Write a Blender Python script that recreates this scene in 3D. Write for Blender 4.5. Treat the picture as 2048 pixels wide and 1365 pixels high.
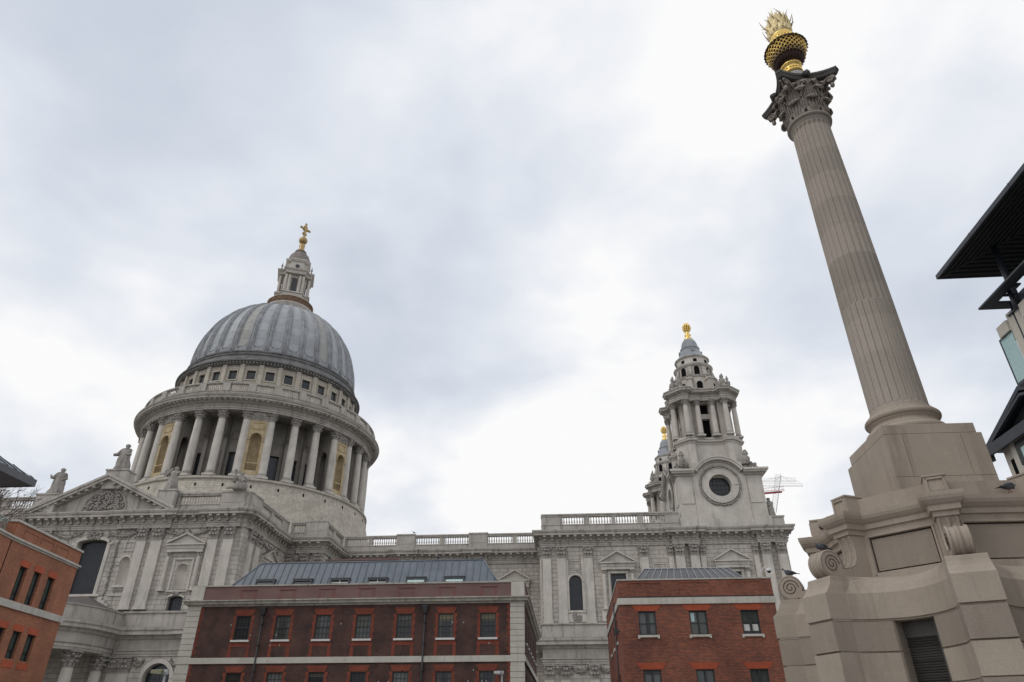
import bpy, bmesh, math, random
from mathutils import Vector, Matrix
from math import sin, cos, pi, radians as rad, sqrt, atan2, hypot
random.seed(11)
S = bpy.context.scene
for o in list(bpy.data.objects): bpy.data.objects.remove(o)
# ------------------------------------------------------------ camera
cd = bpy.data.cameras.new('camera'); cam = bpy.data.objects.new('camera', cd); S.collection.objects.link(cam)
S.camera = cam
cd.sensor_width = 36; cd.lens = 1365.0/2048*36; cd.clip_start = .1; cd.clip_end = 6000
p_, y_, r_ = rad(30.43), rad(4.2), rad(-0.07)
fw = Vector((-sin(y_)*cos(p_), cos(y_)*cos(p_), sin(p_))); rt = Vector((cos(y_), sin(y_), 0)); up = rt.cross(fw)
r2 = cos(r_)*rt + sin(r_)*up; u2 = -sin(r_)*rt + cos(r_)*up
m = Matrix((r2, u2, -fw)).transposed().to_4x4(); m.translation = (0, 0, 1.6); cam.matrix_world = m
S.render.resolution_x = 1024; S.render.resolution_y = 682
# ------------------------------------------------------------ light
SKX, SKY_ = 14.9, 9.1
SUN_EL, SUN_AZ = rad(48), rad(235)      # azimuth clockwise from +Y (south of the church is +Y)
W = bpy.data.worlds.new("World"); S.world = W; W.use_nodes = True
nt = W.node_tree; nt.nodes.clear()
def N(t, nt_=None, **k):
    n = (nt_ or nt).nodes.new(t)
    for a, b in k.items():
        if a.startswith('i_'):
            key = a[2:]; key = int(key) if key.isdigit() else key
            n.inputs[key].default_value = b
        else: setattr(n, a, b)
    return n
def L(a, b, nt_=None): (nt_ or nt).links.new(a, b)
out = N('ShaderNodeOutputWorld'); sky = N('ShaderNodeTexSky', sky_type='NISHITA', sun_disc=False, sun_elevation=SUN_EL, sun_rotation=SUN_AZ, air_density=1.5, dust_density=2)
bgs = N('ShaderNodeBackground', i_Strength=.1); L(sky.outputs[0], bgs.inputs[0])
tc = N('ShaderNodeTexCoord'); sep = N('ShaderNodeSeparateXYZ'); L(tc.outputs['Generated'], sep.inputs[0])
den = N('ShaderNodeMath', operation='ADD', i_1=.32); L(sep.outputs[2], den.inputs[0])
mx = N('ShaderNodeMath', operation='MAXIMUM', i_1=.12); L(den.outputs[0], mx.inputs[0])
dx = N('ShaderNodeMath', operation='DIVIDE'); L(sep.outputs[0], dx.inputs[0]); L(mx.outputs[0], dx.inputs[1])
dy = N('ShaderNodeMath', operation='DIVIDE'); L(sep.outputs[1], dy.inputs[0]); L(mx.outputs[0], dy.inputs[1])
cmb = N('ShaderNodeCombineXYZ'); L(dx.outputs[0], cmb.inputs[0]); L(dy.outputs[0], cmb.inputs[1])
mp = N('ShaderNodeMapping'); mp.inputs['Location'].default_value = (SKX, SKY_, 0); L(cmb.outputs[0], mp.inputs[0])
n1 = N('ShaderNodeTexNoise', i_Scale=1.35, i_Detail=4.5, i_Roughness=.46, i_Distortion=.25); L(mp.outputs[0], n1.inputs['Vector'])
n2 = N('ShaderNodeTexNoise', i_Scale=4.2, i_Detail=6, i_Roughness=.55, i_Distortion=.3); L(mp.outputs[0], n2.inputs['Vector'])
ad = N('ShaderNodeMath', operation='MULTIPLY_ADD', i_1=.26); L(n2.outputs[0], ad.inputs[0]); L(n1.outputs[0], ad.inputs[2])
cr = N('ShaderNodeValToRGB'); L(ad.outputs[0], cr.inputs[0])
e = cr.color_ramp.elements
e[0].position = .50; e[0].color = (.63, .68, .77, 1); e[1].position = .70; e[1].color = (.97, .97, .975, 1)
q = e.new(.585); q.color = (.74, .78, .85, 1); q = e.new(.635); q.color = (.83, .855, .905, 1)
bgc = N('ShaderNodeBackground', i_Strength=1.0); L(cr.outputs[0], bgc.inputs[0])
cov = N('ShaderNodeMapRange', i_1=.50, i_2=.43, i_3=1., i_4=.86); L(ad.outputs[0], cov.inputs[0])
ms = N('ShaderNodeMixShader'); L(cov.outputs[0], ms.inputs[0]); L(bgs.outputs[0], ms.inputs[1]); L(bgc.outputs[0], ms.inputs[2]); L(ms.outputs[0], out.inputs[0])
sd = bpy.data.lights.new('sun', 'SUN'); sd.energy = .7; sd.angle = rad(25); sd.color = (1, .96, .9)
so = bpy.data.objects.new('sun', sd); S.collection.objects.link(so)
sv = Vector((sin(SUN_AZ)*cos(SUN_EL), cos(SUN_AZ)*cos(SUN_EL), sin(SUN_EL)))
so.rotation_euler = (-sv).to_track_quat('-Z', 'Y').to_euler()
S.view_settings.view_transform = 'Standard'; S.view_settings.look = 'None'; S.view_settings.exposure = 0.0; S.view_settings.gamma = 1
S.render.engine = 'CYCLES'
# ------------------------------------------------------------ materials
MATS = {}
def mat(name, c1, c2=None, rough=.8, joint=None, jcol=None, jw=.02, streak=0, blotch=.5, bump=.0, metal=0, rad_c=None, spec=.4, scale=1., grime=(.09, .085, .08), brick=None, bands=0, fine=0, emit=None, top=0, comb=0, wash=0, wcol=(.66, .64, .6)):
    """procedural surface in metres. joint=(w,h): masonry joints; brick=(dark,light,mortar): bond of small bricks; rad_c=(x,y,R): unrolled round a drum."""
    if name in MATS: return MATS[name]
    M = bpy.data.materials.new(name); M.use_nodes = True; t = M.node_tree; MATS[name] = M
    b = t.nodes['Principled BSDF']; b.inputs['Roughness'].default_value = rough; b.inputs['Metallic'].default_value = metal
    b.inputs['Specular IOR Level'].default_value = spec
    n = lambda ty, **k: N(ty, t, **k)
    l = lambda a, c: L(a, c, t)
    geo = n('ShaderNodeNewGeometry'); pos = geo.outputs['Position']
    sp = n('ShaderNodeSeparateXYZ'); l(pos, sp.inputs[0])
    c2 = c2 or c1
    nb = n('ShaderNodeTexNoise', i_Scale=.55*scale, i_Detail=5, i_Roughness=.6); l(pos, nb.inputs['Vector'])
    rp = n('ShaderNodeMapRange', i_1=.5-blotch*.4, i_2=.5+blotch*.4); l(nb.outputs[0], rp.inputs[0])
    mixc = n('ShaderNodeMix', data_type='RGBA'); l(rp.outputs[0], mixc.inputs[0]); mixc.inputs[6].default_value = (*c1, 1); mixc.inputs[7].default_value = (*c2, 1)
    col = mixc.outputs[2]; height = None
    def uvec():
        if rad_c:
            ax = n('ShaderNodeMath', operation='SUBTRACT', i_1=rad_c[0]); l(sp.outputs[0], ax.inputs[0])
            ay = n('ShaderNodeMath', operation='SUBTRACT', i_1=rad_c[1]); l(sp.outputs[1], ay.inputs[0])
            at = n('ShaderNodeMath', operation='ARCTAN2'); l(ax.outputs[0], at.inputs[0]); l(ay.outputs[0], at.inputs[1])
            u = n('ShaderNodeMath', operation='MULTIPLY', i_1=rad_c[2]); l(at.outputs[0], u.inputs[0]); us = u.outputs[0]
        else:
            sn = n('ShaderNodeSeparateXYZ'); l(geo.outputs['True Normal'], sn.inputs[0])
            a1 = n('ShaderNodeMath', operation='ABSOLUTE'); l(sn.outputs[0], a1.inputs[0])
            a2 = n('ShaderNodeMath', operation='ABSOLUTE'); l(sn.outputs[1], a2.inputs[0])
            g = n('ShaderNodeMath', operation='GREATER_THAN'); l(a1.outputs[0], g.inputs[0]); l(a2.outputs[0], g.inputs[1])
            mm = n('ShaderNodeMix', data_type='FLOAT'); l(g.outputs[0], mm.inputs[0]); l(sp.outputs[0], mm.inputs[2]); l(sp.outputs[1], mm.inputs[3]); us = mm.outputs[0]
        cb = n('ShaderNodeCombineXYZ'); l(us, cb.inputs[0]); l(sp.outputs[2], cb.inputs[1]); return cb.outputs[0]
    if brick:
        v = uvec()
        bt = n('ShaderNodeTexBrick', i_Scale=1.0); bt.offset = .5
        bt.inputs['Brick Width'].default_value = .235; bt.inputs['Row Height'].default_value = .078; bt.inputs['Mortar Size'].default_value = brick[3] if len(brick) > 3 else .011
        bt.inputs['Mortar Smooth'].default_value = .15; bt.inputs['Bias'].default_value = 0
        bt.inputs['Color1'].default_value = (*brick[0], 1); bt.inputs['Color2'].default_value = (*brick[1], 1); bt.inputs['Mortar'].default_value = (*brick[2], 1)
        l(v, bt.inputs['Vector'])
        m2 = n('ShaderNodeMix', data_type='RGBA', blend_type='MULTIPLY'); m2.inputs[0].default_value = 1; l(bt.outputs[0], m2.inputs[6]); l(col, m2.inputs[7]); col = m2.outputs[2]
        height = bt.outputs['Fac']; hs = -.3
    if joint:
        v = uvec()
        bt = n('ShaderNodeTexBrick', i_Scale=1.0); bt.offset = .5
        bt.inputs['Brick Width'].default_value = joint[0]; bt.inputs['Row Height'].default_value = joint[1]; bt.inputs['Mortar Size'].default_value = jw; bt.inputs['Mortar Smooth'].default_value = .2
        k = jcol or (.45, .43, .41)
        bt.inputs['Color1'].default_value = (1, 1, 1, 1); bt.inputs['Color2'].default_value = (.86, .85, .84, 1); bt.inputs['Mortar'].default_value = (*k, 1)
        l(v, bt.inputs['Vector'])
        m2 = n('ShaderNodeMix', data_type='RGBA', blend_type='MULTIPLY'); m2.inputs[0].default_value = 1; l(bt.outputs[0], m2.inputs[6]); l(col, m2.inputs[7]); col = m2.outputs[2]
        height = bt.outputs['Fac']; hs = -1.
    if bands:
        dv = n('ShaderNodeMath', operation='DIVIDE', i_1=bands); l(sp.outputs[2], dv.inputs[0]); fl = n('ShaderNodeMath', operation='FLOOR'); l(dv.outputs[0], fl.inputs[0])
        wn = n('ShaderNodeTexWhiteNoise', noise_dimensions='1D'); l(fl.outputs[0], wn.inputs['W'])
        mr = n('ShaderNodeMapRange', i_3=.78, i_4=1.06); l(wn.outputs[0], mr.inputs[0])
        m2 = n('ShaderNodeVectorMath', operation='SCALE'); l(col, m2.inputs[0]); l(mr.outputs[0], m2.inputs['Scale']); col = m2.outputs[0]
    if streak:
        mpn = n('ShaderNodeMapping'); mpn.inputs['Scale'].default_value = (1.6*scale, 1.6*scale, .16*scale); l(pos, mpn.inputs[0])
        ns = n('ShaderNodeTexNoise', i_Scale=1., i_Detail=6, i_Roughness=.68); l(mpn.outputs[0], ns.inputs['Vector'])
        mr = n('ShaderNodeMapRange', i_1=.52, i_2=.74, i_3=0., i_4=streak); l(ns.outputs[0], mr.inputs[0])
        m2 = n('ShaderNodeMix', data_type='RGBA'); l(mr.outputs[0], m2.inputs[0]); l(col, m2.inputs[6]); m2.inputs[7].default_value = (*grime, 1); col = m2.outputs[2]
    if wash:
        mpw = n('ShaderNodeMapping'); mpw.inputs['Scale'].default_value = (2.6*scale, 2.6*scale, .34*scale); mpw.inputs['Location'].default_value = (7, 3, 1); l(pos, mpw.inputs[0])
        nw_ = n('ShaderNodeTexNoise', i_Scale=1.3, i_Detail=7, i_Roughness=.72); l(mpw.outputs[0], nw_.inputs['Vector'])
        mr = n('ShaderNodeMapRange', i_1=.57, i_2=.72, i_3=0., i_4=wash); l(nw_.outputs[0], mr.inputs[0])
        m2 = n('ShaderNodeMix', data_type='RGBA'); l(mr.outputs[0], m2.inputs[0]); l(col, m2.inputs[6]); m2.inputs[7].default_value = (*wcol, 1); col = m2.outputs[2]
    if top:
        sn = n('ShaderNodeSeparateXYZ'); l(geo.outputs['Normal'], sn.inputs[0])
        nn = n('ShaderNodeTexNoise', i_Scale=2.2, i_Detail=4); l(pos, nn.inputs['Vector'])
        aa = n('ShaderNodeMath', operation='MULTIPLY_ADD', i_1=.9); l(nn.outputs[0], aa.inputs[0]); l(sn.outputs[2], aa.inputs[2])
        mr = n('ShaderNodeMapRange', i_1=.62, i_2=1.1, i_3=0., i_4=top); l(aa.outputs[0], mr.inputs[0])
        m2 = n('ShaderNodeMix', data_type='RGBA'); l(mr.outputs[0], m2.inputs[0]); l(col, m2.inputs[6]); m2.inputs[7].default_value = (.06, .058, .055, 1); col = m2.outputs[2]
    nf = n('ShaderNodeTexNoise', i_Scale=(fine or 9.)*scale, i_Detail=8, i_Roughness=.7); l(pos, nf.inputs['Vector'])
    mr = n('ShaderNodeMapRange', i_1=.25, i_2=.75, i_3=.84, i_4=1.14); l(nf.outputs[0], mr.inputs[0])
    m2 = n('ShaderNodeVectorMath', operation='SCALE'); l(col, m2.inputs[0]); l(mr.outputs[0], m2.inputs['Scale']); col = m2.outputs[0]
    l(col, b.inputs['Base Color'])
    if bump:
        bp = n('ShaderNodeBump', i_Strength=bump, i_Distance=.02); l(nf.outputs[0], bp.inputs['Height']); nrm = bp.outputs[0]
        if height is not None:
            bp2 = n('ShaderNodeBump', i_Strength=.7, i_Distance=.04 if joint else .01); bp2.invert = True; l(height, bp2.inputs['Height']); l(nrm, bp2.inputs['Normal']); nrm = bp2.outputs[0]
        if comb:
            v = uvec(); wv = n('ShaderNodeTexWave', wave_type='BANDS', bands_direction='X', i_Scale=17.); wv.inputs['Distortion'].default_value = .6; l(v, wv.inputs['Vector'])
            bp3 = n('ShaderNodeBump', i_Strength=.35, i_Distance=.008); l(wv.outputs['Fac'], bp3.inputs['Height']); l(nrm, bp3.inputs['Normal']); nrm = bp3.outputs[0]
        l(nrm, b.inputs['Normal'])
    return M
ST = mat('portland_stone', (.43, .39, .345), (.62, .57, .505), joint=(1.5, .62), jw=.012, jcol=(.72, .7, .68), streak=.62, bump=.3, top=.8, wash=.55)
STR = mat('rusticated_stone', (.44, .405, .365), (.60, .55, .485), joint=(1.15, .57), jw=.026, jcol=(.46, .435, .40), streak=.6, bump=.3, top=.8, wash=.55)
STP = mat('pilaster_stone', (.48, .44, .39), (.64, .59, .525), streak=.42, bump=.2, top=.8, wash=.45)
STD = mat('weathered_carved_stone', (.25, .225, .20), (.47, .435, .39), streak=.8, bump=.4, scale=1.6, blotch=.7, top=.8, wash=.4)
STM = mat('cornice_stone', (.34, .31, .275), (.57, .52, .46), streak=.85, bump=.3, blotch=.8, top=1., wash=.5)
DC = (-60.4, 126.4)
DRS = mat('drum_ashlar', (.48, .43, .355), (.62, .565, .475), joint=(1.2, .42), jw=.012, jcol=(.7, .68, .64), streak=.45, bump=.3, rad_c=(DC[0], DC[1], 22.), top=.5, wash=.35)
SHADE = mat('shade_toned_stone', (.22, .20, .175), (.38, .35, .31), streak=.6, bump=.2, blotch=.7)  # stone colour darkened to hold the peristyle's shade, with grime streaks
OCH = mat('ochre_stained_stone', (.41, .295, .15), (.55, .46, .30), streak=.5, bump=.2, scale=1.8, grime=(.25, .2, .13))
LEAD = mat('dome_lead', (.34, .36, .375), (.44, .46, .475), rough=.55, streak=.35, blotch=.6, bump=.1, grime=(.11, .11, .115), rad_c=(DC[0], DC[1], 16.), joint=(60, 2.1), jw=.03, jcol=(.6, .6, .6), spec=.5)
LEADS = mat('rust_stained_lead', (.335, .335, .325), (.42, .415, .395), rough=.6, streak=.6, bump=.1, grime=(.22, .17, .10), rad_c=(DC[0], DC[1], 16.), joint=(60, 2.1), jw=.03, jcol=(.6, .6, .6))
LEADR = mat('dome_rib_lead', (.20, .205, .215), (.36, .37, .385), rough=.6, streak=.8, scale=1.3, bump=.2, grime=(.075, .075, .08), spec=.5)
LEADT = mat('tower_lead', (.20, .215, .235), (.32, .335, .355), rough=.5, streak=.5, bump=.1, spec=.5)
GOLD = mat('gilding', (.80, .55, .16), (.95, .70, .25), rough=.32, metal=.85, streak=.2, grime=(.3, .17, .05), bump=.1)
GOLDO = mat('worn_gilding', (.36, .26, .12), (.52, .37, .17), rough=.45, metal=.6, streak=.9, grime=(.12, .06, .04), scale=3)
DARK = mat('dark_glass', (.014, .018, .024), (.022, .027, .033), rough=.25, spec=.5)
VOID = mat('dark_opening', (.012, .012, .013), rough=1, spec=0)
IRON = mat('black_metal', (.022, .024, .028), (.035, .037, .042), rough=.5, spec=.5)
SASH = mat('dark_sash_timber', (.05, .048, .045), rough=.5)
WHITE = mat('white_painted_stone', (.62, .61, .585), (.70, .69, .67), streak=.2)
LSEAM = mat('zinc_roof', (.105, .125, .15), (.155, .175, .205), rough=.5, streak=.5, bump=.1, spec=.5, grime=(.06, .065, .07), scale=1.5)
BR1 = mat('brown_brick', (.5, .46, .46), (1.35, 1.15, 1.05), brick=((.066, .036, .032), (.105, .048, .038), (.085, .07, .063)), streak=.45, bump=.4, scale=1.5, grime=(.05, .04, .035))
BR1R = mat('rubbed_red_brick', (.75, .7, .7), (1.15, 1.1, 1.1), brick=((.27, .058, .03), (.20, .045, .026), (.17, .07, .045)), streak=.55, bump=.3, scale=2, grime=(.12, .04, .025))
BR1P = mat('plum_parapet_brick', (.85, .8, .8), (1.1, 1.1, 1.1), brick=((.15, .042, .038), (.085, .03, .032), (.34, .28, .25), .012), bump=.4)
BR2 = mat('orange_red_brick', (.66, .64, .66), (1.25, 1.2, 1.1), brick=((.43, .12, .058), (.25, .07, .042), (.10, .08, .07), .017), streak=.15, bump=.5, grime=(.1, .05, .04))
BR2H = mat('bright_arch_brick', (.9, .9, .9), (1.1, 1.1, 1.1), brick=((.43, .085, .035), (.37, .07, .032), (.25, .09, .05), .006), bump=.3)
BR3 = mat('pale_orange_brick', (.72, .72, .74), (1.15, 1.1, 1.1), brick=((.42, .155, .075), (.33, .115, .06), (.33, .2, .13), .012), streak=.15, bump=.4, grime=(.2, .1, .06))
BR3H = mat('vermilion_arch_brick', (.9, .9, .9), (1.1, 1.1, 1.1), brick=((.52, .11, .05), (.46, .095, .045), (.34, .12, .07), .006), bump=.3)
LIME = mat('limestone_dressing', (.47, .445, .39), (.58, .555, .50), streak=.45, bump=.2, scale=1.4, grime=(.2, .18, .15), top=.3)
SAND = mat('column_sandstone', (.315, .265, .215), (.425, .36, .295), rough=.85, streak=.55, blotch=.6, bump=.25, fine=30, grime=(.19, .155, .125), scale=1.3, wash=.3, wcol=(.52, .46, .40))
SANDS = mat('column_shaft_stone', (.345, .30, .255), (.41, .36, .31), rough=.85, streak=.15, bump=.2, bands=.96, fine=30, grime=(.24, .20, .17))
SANDC = mat('combed_sandstone', (.305, .257, .21), (.405, .343, .283), rough=.95, streak=.4, blotch=.8, bump=1.0, fine=60, grime=(.19, .155, .125), comb=1, wash=.25, wcol=(.48, .42, .36))
SANDD = mat('weathered_capital_stone', (.26, .225, .195), (.38, .33, .29), rough=.9, streak=.5, bump=.5, fine=20, scale=2.5, top=.5)
SOOT = mat('sooted_abacus_stone', (.06, .056, .054), (.13, .12, .11), rough=.9, bump=.4, fine=20)
GST = mat('grey_ball_stone', (.27, .265, .26), (.34, .335, .33), rough=.8, bump=.2)
BRZ = mat('dark_bronze', (.05, .028, .022), (.085, .05, .035), rough=.6, metal=.3)
NAVY = mat('dark_blue_steel', (.022, .028, .038), (.03, .036, .047), rough=.45, spec=.5)
SOFF = mat('slate_grey_soffit', (.03, .033, .036), (.042, .045, .048), rough=.7)
GLS = mat('pale_cyan_glass', (.42, .60, .60), (.50, .67, .67), rough=.08, spec=.6)
GREY = mat('grey_fascia', (.04, .045, .055), (.055, .06, .07), rough=.5)
CREAM = mat('cream_render', (.50, .465, .40), (.56, .52, .45), streak=.2)
PAVE = mat('plaza_paving', (.20, .195, .185), (.27, .26, .245), joint=None, rough=.9, bump=.2)
LEAF = mat('evergreen_leaf', (.028, .06, .022), (.05, .09, .035), rough=.6)
TWIG = mat('winter_twig', (.10, .07, .055), (.15, .11, .09), rough=.9)
PIG = mat('pigeon_feather', (.035, .037, .045), (.10, .105, .12), rough=.6, scale=14, blotch=.3)
RED = mat('red_crane_paint', (.38, .05, .055), rough=.5)
GALV = mat('galvanised_steel', (.33, .33, .32), (.42, .42, .41), rough=.5, metal=.3)
CAMW = mat('white_camera_housing', (.62, .62, .6), rough=.4)
# ------------------------------------------------------------ mesh builder
class MB:
    def __init__(s, T=None): s.v = []; s.f = []; s.sm = []; s.T = T
    def add(s, vs, fs, smooth=False):
        k = len(s.v); T = s.T
        s.v.extend([T(*p) for p in vs] if T else vs)
        s.f.extend([tuple(i+k for i in f) for f in fs]); s.sm.extend([smooth]*len(fs))
    def box(s, x0, x1, y0, y1, z0, z1):
        s.add([(x0, y0, z0), (x1, y0, z0), (x1, y1, z0), (x0, y1, z0), (x0, y0, z1), (x1, y0, z1), (x1, y1, z1), (x0, y1, z1)],
              [(0, 3, 2, 1), (4, 5, 6, 7), (0, 1, 5, 4), (1, 2, 6, 5), (2, 3, 7, 6), (3, 0, 4, 7)])
    def frus(s, x0, x1, y0, y1, z0, z1, e, ey=None, back=0):
        """box whose top grows by e (x) and ey (y, far side only if back)"""
        ey = e if ey is None else ey
        s.add([(x0, y0, z0), (x1, y0, z0), (x1, y1, z0), (x0, y1, z0), (x0-e, y0-(0 if back else ey), z1), (x1+e, y0-(0 if back else ey), z1), (x1+e, y1+ey, z1), (x0-e, y1+ey, z1)],
              [(0, 3, 2, 1), (4, 5, 6, 7), (0, 1, 5, 4), (1, 2, 6, 5), (2, 3, 7, 6), (3, 0, 4, 7)])
    def prism(s, pts, a, b, axis='y', smooth=False):
        """closed polygon extruded; pts are (x,z) for axis y, (x,y) for z, (y,z) for x"""
        n = len(pts)
        g = {'y': lambda p, t: (p[0], t, p[1]), 'z': lambda p, t: (p[0], p[1], t), 'x': lambda p, t: (t, p[0], p[1])}[axis]
        s.add([g(p, a) for p in pts]+[g(p, b) for p in pts], [tuple(range(n)), tuple(range(2*n-1, n-1, -1))]+[(i, (i+1) % n, (i+1) % n+n, i+n) for i in range(n)], smooth)
    def lathe(s, prof, cx=0, cy=0, n=24, smooth=True, a0=0, a1=2*pi, rf=None):
        full = abs(a1-a0-2*pi) < 1e-6; m = n if full else n+1
        vs = []
        for r, z in prof:
            for i in range(m):
                a = a0+(a1-a0)*i/n; q = r*(rf(a) if rf else 1); vs.append((cx+q*cos(a), cy+q*sin(a), z))
        fs = []
        for j in range(len(prof)-1):
            for i in range(n):
                i2 = (i+1) % m; fs.append((j*m+i, j*m+i2, (j+1)*m+i2, (j+1)*m+i))
        s.add(vs, fs, smooth)
    def sweep(s, path, prof, closed=False, smooth=False, caps=True):
        """mouldings: prof [(out,z)] run along plan path; out is to the RIGHT of travel"""
        n = len(path); vs = []
        for i in range(n):
            def dirn(a, b):
                d = (b[0]-a[0], b[1]-a[1]); h = hypot(*d) or 1; return (d[0]/h, d[1]/h)
            if closed: d0 = dirn(path[i-1], path[i]); d1 = dirn(path[i], path[(i+1) % n])
            else:
                d0 = dirn(path[max(i-1, 0)], path[max(i, 1)]); d1 = dirn(path[min(i, n-2)], path[min(i+1, n-1)])
            a = (d0[1], -d0[0]); b = (d1[1], -d1[0]); mx_ = a[0]+b[0]; my_ = a[1]+b[1]; k = 2/(mx_*mx_+my_*my_) if (mx_*mx_+my_*my_) > .05 else 1
            for o, z in prof: vs.append((path[i][0]+mx_*k*o, path[i][1]+my_*k*o, z))
        p = len(prof); fs = []
        for i in range(n if closed else n-1):
            j = (i+1) % n
            for k in range(p-1): fs.append((i*p+k, j*p+k, j*p+k+1, i*p+k+1))
        if not closed and caps: fs += [tuple(range(p)), tuple((n-1)*p+k for k in reversed(range(p)))]
        s.add(vs, fs, smooth)
    def ball(s, c, r, n=8, m=5, smooth=True):
        r = (r, r, r) if not hasattr(r, '__len__') else r
        vs = [(c[0], c[1], c[2]-r[2])]
        for j in range(1, m):
            t = -pi/2+pi*j/m
            for i in range(n): a = 2*pi*i/n; vs.append((c[0]+r[0]*cos(t)*cos(a), c[1]+r[1]*cos(t)*sin(a), c[2]+r[2]*sin(t)))
        vs.append((c[0], c[1], c[2]+r[2])); e_ = len(vs)-1; fs = []
        for i in range(n):
            fs.append((0, 1+(i+1) % n, 1+i)); fs.append((e_, 1+(m-2)*n+i, 1+(m-2)*n+(i+1) % n))
            for j in range(m-2): fs.append((1+j*n+i, 1+j*n+(i+1) % n, 1+(j+1)*n+(i+1) % n, 1+(j+1)*n+i))
        s.add(vs, fs, smooth)
    def tube(s, pts, rs, n=8, smooth=True, cap=True):
        pts = [Vector(p) for p in pts]; rs = rs if hasattr(rs, '__len__') else [rs]*len(pts); vs = []; ref = None
        for i, p in enumerate(pts):
            d = (pts[min(i+1, len(pts)-1)]-pts[max(i-1, 0)]).normalized()
            if ref is None: ref = d.orthogonal().normalized()
            ref = (ref-d*ref.dot(d)); ref = ref.normalized() if ref.length > 1e-5 else d.orthogonal().normalized()
            b = d.cross(ref)
            for k in range(n): a = 2*pi*k/n; w = p+(ref*cos(a)+b*sin(a))*rs[i]; vs.append((w.x, w.y, w.z))
        fs = [(i*n+k, i*n+(k+1) % n, (i+1)*n+(k+1) % n, (i+1)*n+k) for i in range(len(pts)-1) for k in range(n)]
        if cap: fs += [tuple(range(n)), tuple(reversed(range((len(pts)-1)*n, len(pts)*n)))]
        s.add(vs, fs, smooth)
    def loft(s, rings, smooth=False, cap=True):
        n = len(rings[0]); vs = [p for r in rings for p in r]
        fs = [(j*n+i, j*n+(i+1) % n, (j+1)*n+(i+1) % n, (j+1)*n+i) for j in range(len(rings)-1) for i in range(n)]
        if cap: fs += [tuple(range(n)), tuple(reversed(range((len(rings)-1)*n, len(rings)*n)))]
        s.add(vs, fs, smooth)
    def mesh(s, name, m_, off=(0, 0, 0)):
        me = bpy.data.meshes.new(name); me.from_pydata([(x-off[0], y-off[1], z-off[2]) for x, y, z in s.v], [], s.f)
        me.polygons.foreach_set('use_smooth', s.sm); me.materials.append(m_)
        bm = bmesh.new(); bm.from_mesh(me); bmesh.ops.recalc_face_normals(bm, faces=bm.faces); bm.to_mesh(me); bm.free(); return me
    def build(s, name, m_, parent=None, kind=None, bevel=0, label=None):
        if not s.f: return None
        off = (0, 0, 0)
        if parent:
            r = parent
            while r.parent: r = r.parent
            off = r['_loc'] if '_loc' in r else (0, 0, 0)
        o = bpy.data.objects.new(name, s.mesh(name, m_, off)); S.collection.objects.link(o)
        if parent: o.parent = parent
        if kind: o['kind'] = kind
        if label: o['label'] = label
        if bevel:
            b = o.modifiers.new('bevel', 'BEVEL'); b.width = bevel; b.segments = 2; b.limit_method = 'ANGLE'; b.angle_limit = rad(35)
        return o
def thing(name, label, cat, loc=(0, 0, 0), group=None):
    o = bpy.data.objects.new(name, None); S.collection.objects.link(o); o.location = loc; o['label'] = label; o['category'] = cat; o['_loc'] = list(loc); o.empty_display_size = .3
    if group: o['group'] = group
    return o
def tag(o, label, cat, group=None):
    o['label'] = label; o['category'] = cat
    if group: o['group'] = group
    return o
def F(ox, oy, ux, uy):
    """wall frame: a along the wall, o outward (right of travel), z up"""
    return lambda a, o, z: (ox+a*ux+o*uy, oy+a*uy-o*ux, z)
def FY(Y): return F(0, Y, 1, 0)        # wall facing -Y, a = world X
def FXm(X): return F(X, 0, 0, -1)      # wall facing -X, a = -Y
def FXp(X): return F(X, 0, 0, 1)       # wall facing +X, a = Y
def arch(cx, z, r, a0, a1, n, rz=None):
    return [(cx+r*cos(a0+(a1-a0)*i/n), z+(rz or r)*sin(a0+(a1-a0)*i/n)) for i in range(n+1)]
def wall(mb, a0, a1, z0, z1, holes=(), d=.4):
    """flat wall sheet with rectangular (hole = (a0,a1,z0,z1)) or arched (…,rise) openings and reveals"""
    A = sorted({a0, a1, *[h[0] for h in holes], *[h[1] for h in holes]}); Z = sorted({z0, z1, *[h[2] for h in holes], *[h[3] for h in holes]})
    for i in range(len(A)-1):
        for j in range(len(Z)-1):
            ca = (A[i]+A[i+1])/2; cz = (Z[j]+Z[j+1])/2
            if any(h[0] < ca < h[1] and h[2] < cz < h[3] for h in holes): continue
            mb.add([(A[i], 0, Z[j]), (A[i+1], 0, Z[j]), (A[i+1], 0, Z[j+1]), (A[i], 0, Z[j+1])], [(0, 1, 2, 3)])
    for h in holes:
        x0, x1, y0, y1 = h[:4]; rise = h[4] if len(h) > 4 else 0
        ys = y1-rise
        mb.add([(x0, 0, y0), (x0, -d, y0), (x0, -d, ys), (x0, 0, ys)], [(0, 1, 2, 3)]); mb.add([(x1, 0, y0), (x1, -d, y0), (x1, -d, ys), (x1, 0, ys)], [(0, 1, 2, 3)])
        mb.add([(x0, 0, y0), (x1, 0, y0), (x1, -d, y0), (x0, -d, y0)], [(0, 1, 2, 3)])
        if rise:
            ar = arch((x0+x1)/2, ys, (x1-x0)/2, 0, pi, 12, rise)
            for i in range(12):
                p, q = ar[i], ar[i+1]
                mb.add([(p[0], 0, p[1]), (q[0], 0, q[1]), (q[0], 0, y1), (p[0], 0, y1)], [(0, 1, 2, 3)])
                mb.add([(p[0], 0, p[1]), (q[0], 0, q[1]), (q[0], -d, q[1]), (p[0], -d, p[1])], [(0, 1, 2, 3)])
        else: mb.add([(x0, 0, y1), (x1, 0, y1), (x1, -d, y1), (x0, -d, y1)], [(0, 1, 2, 3)])
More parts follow.
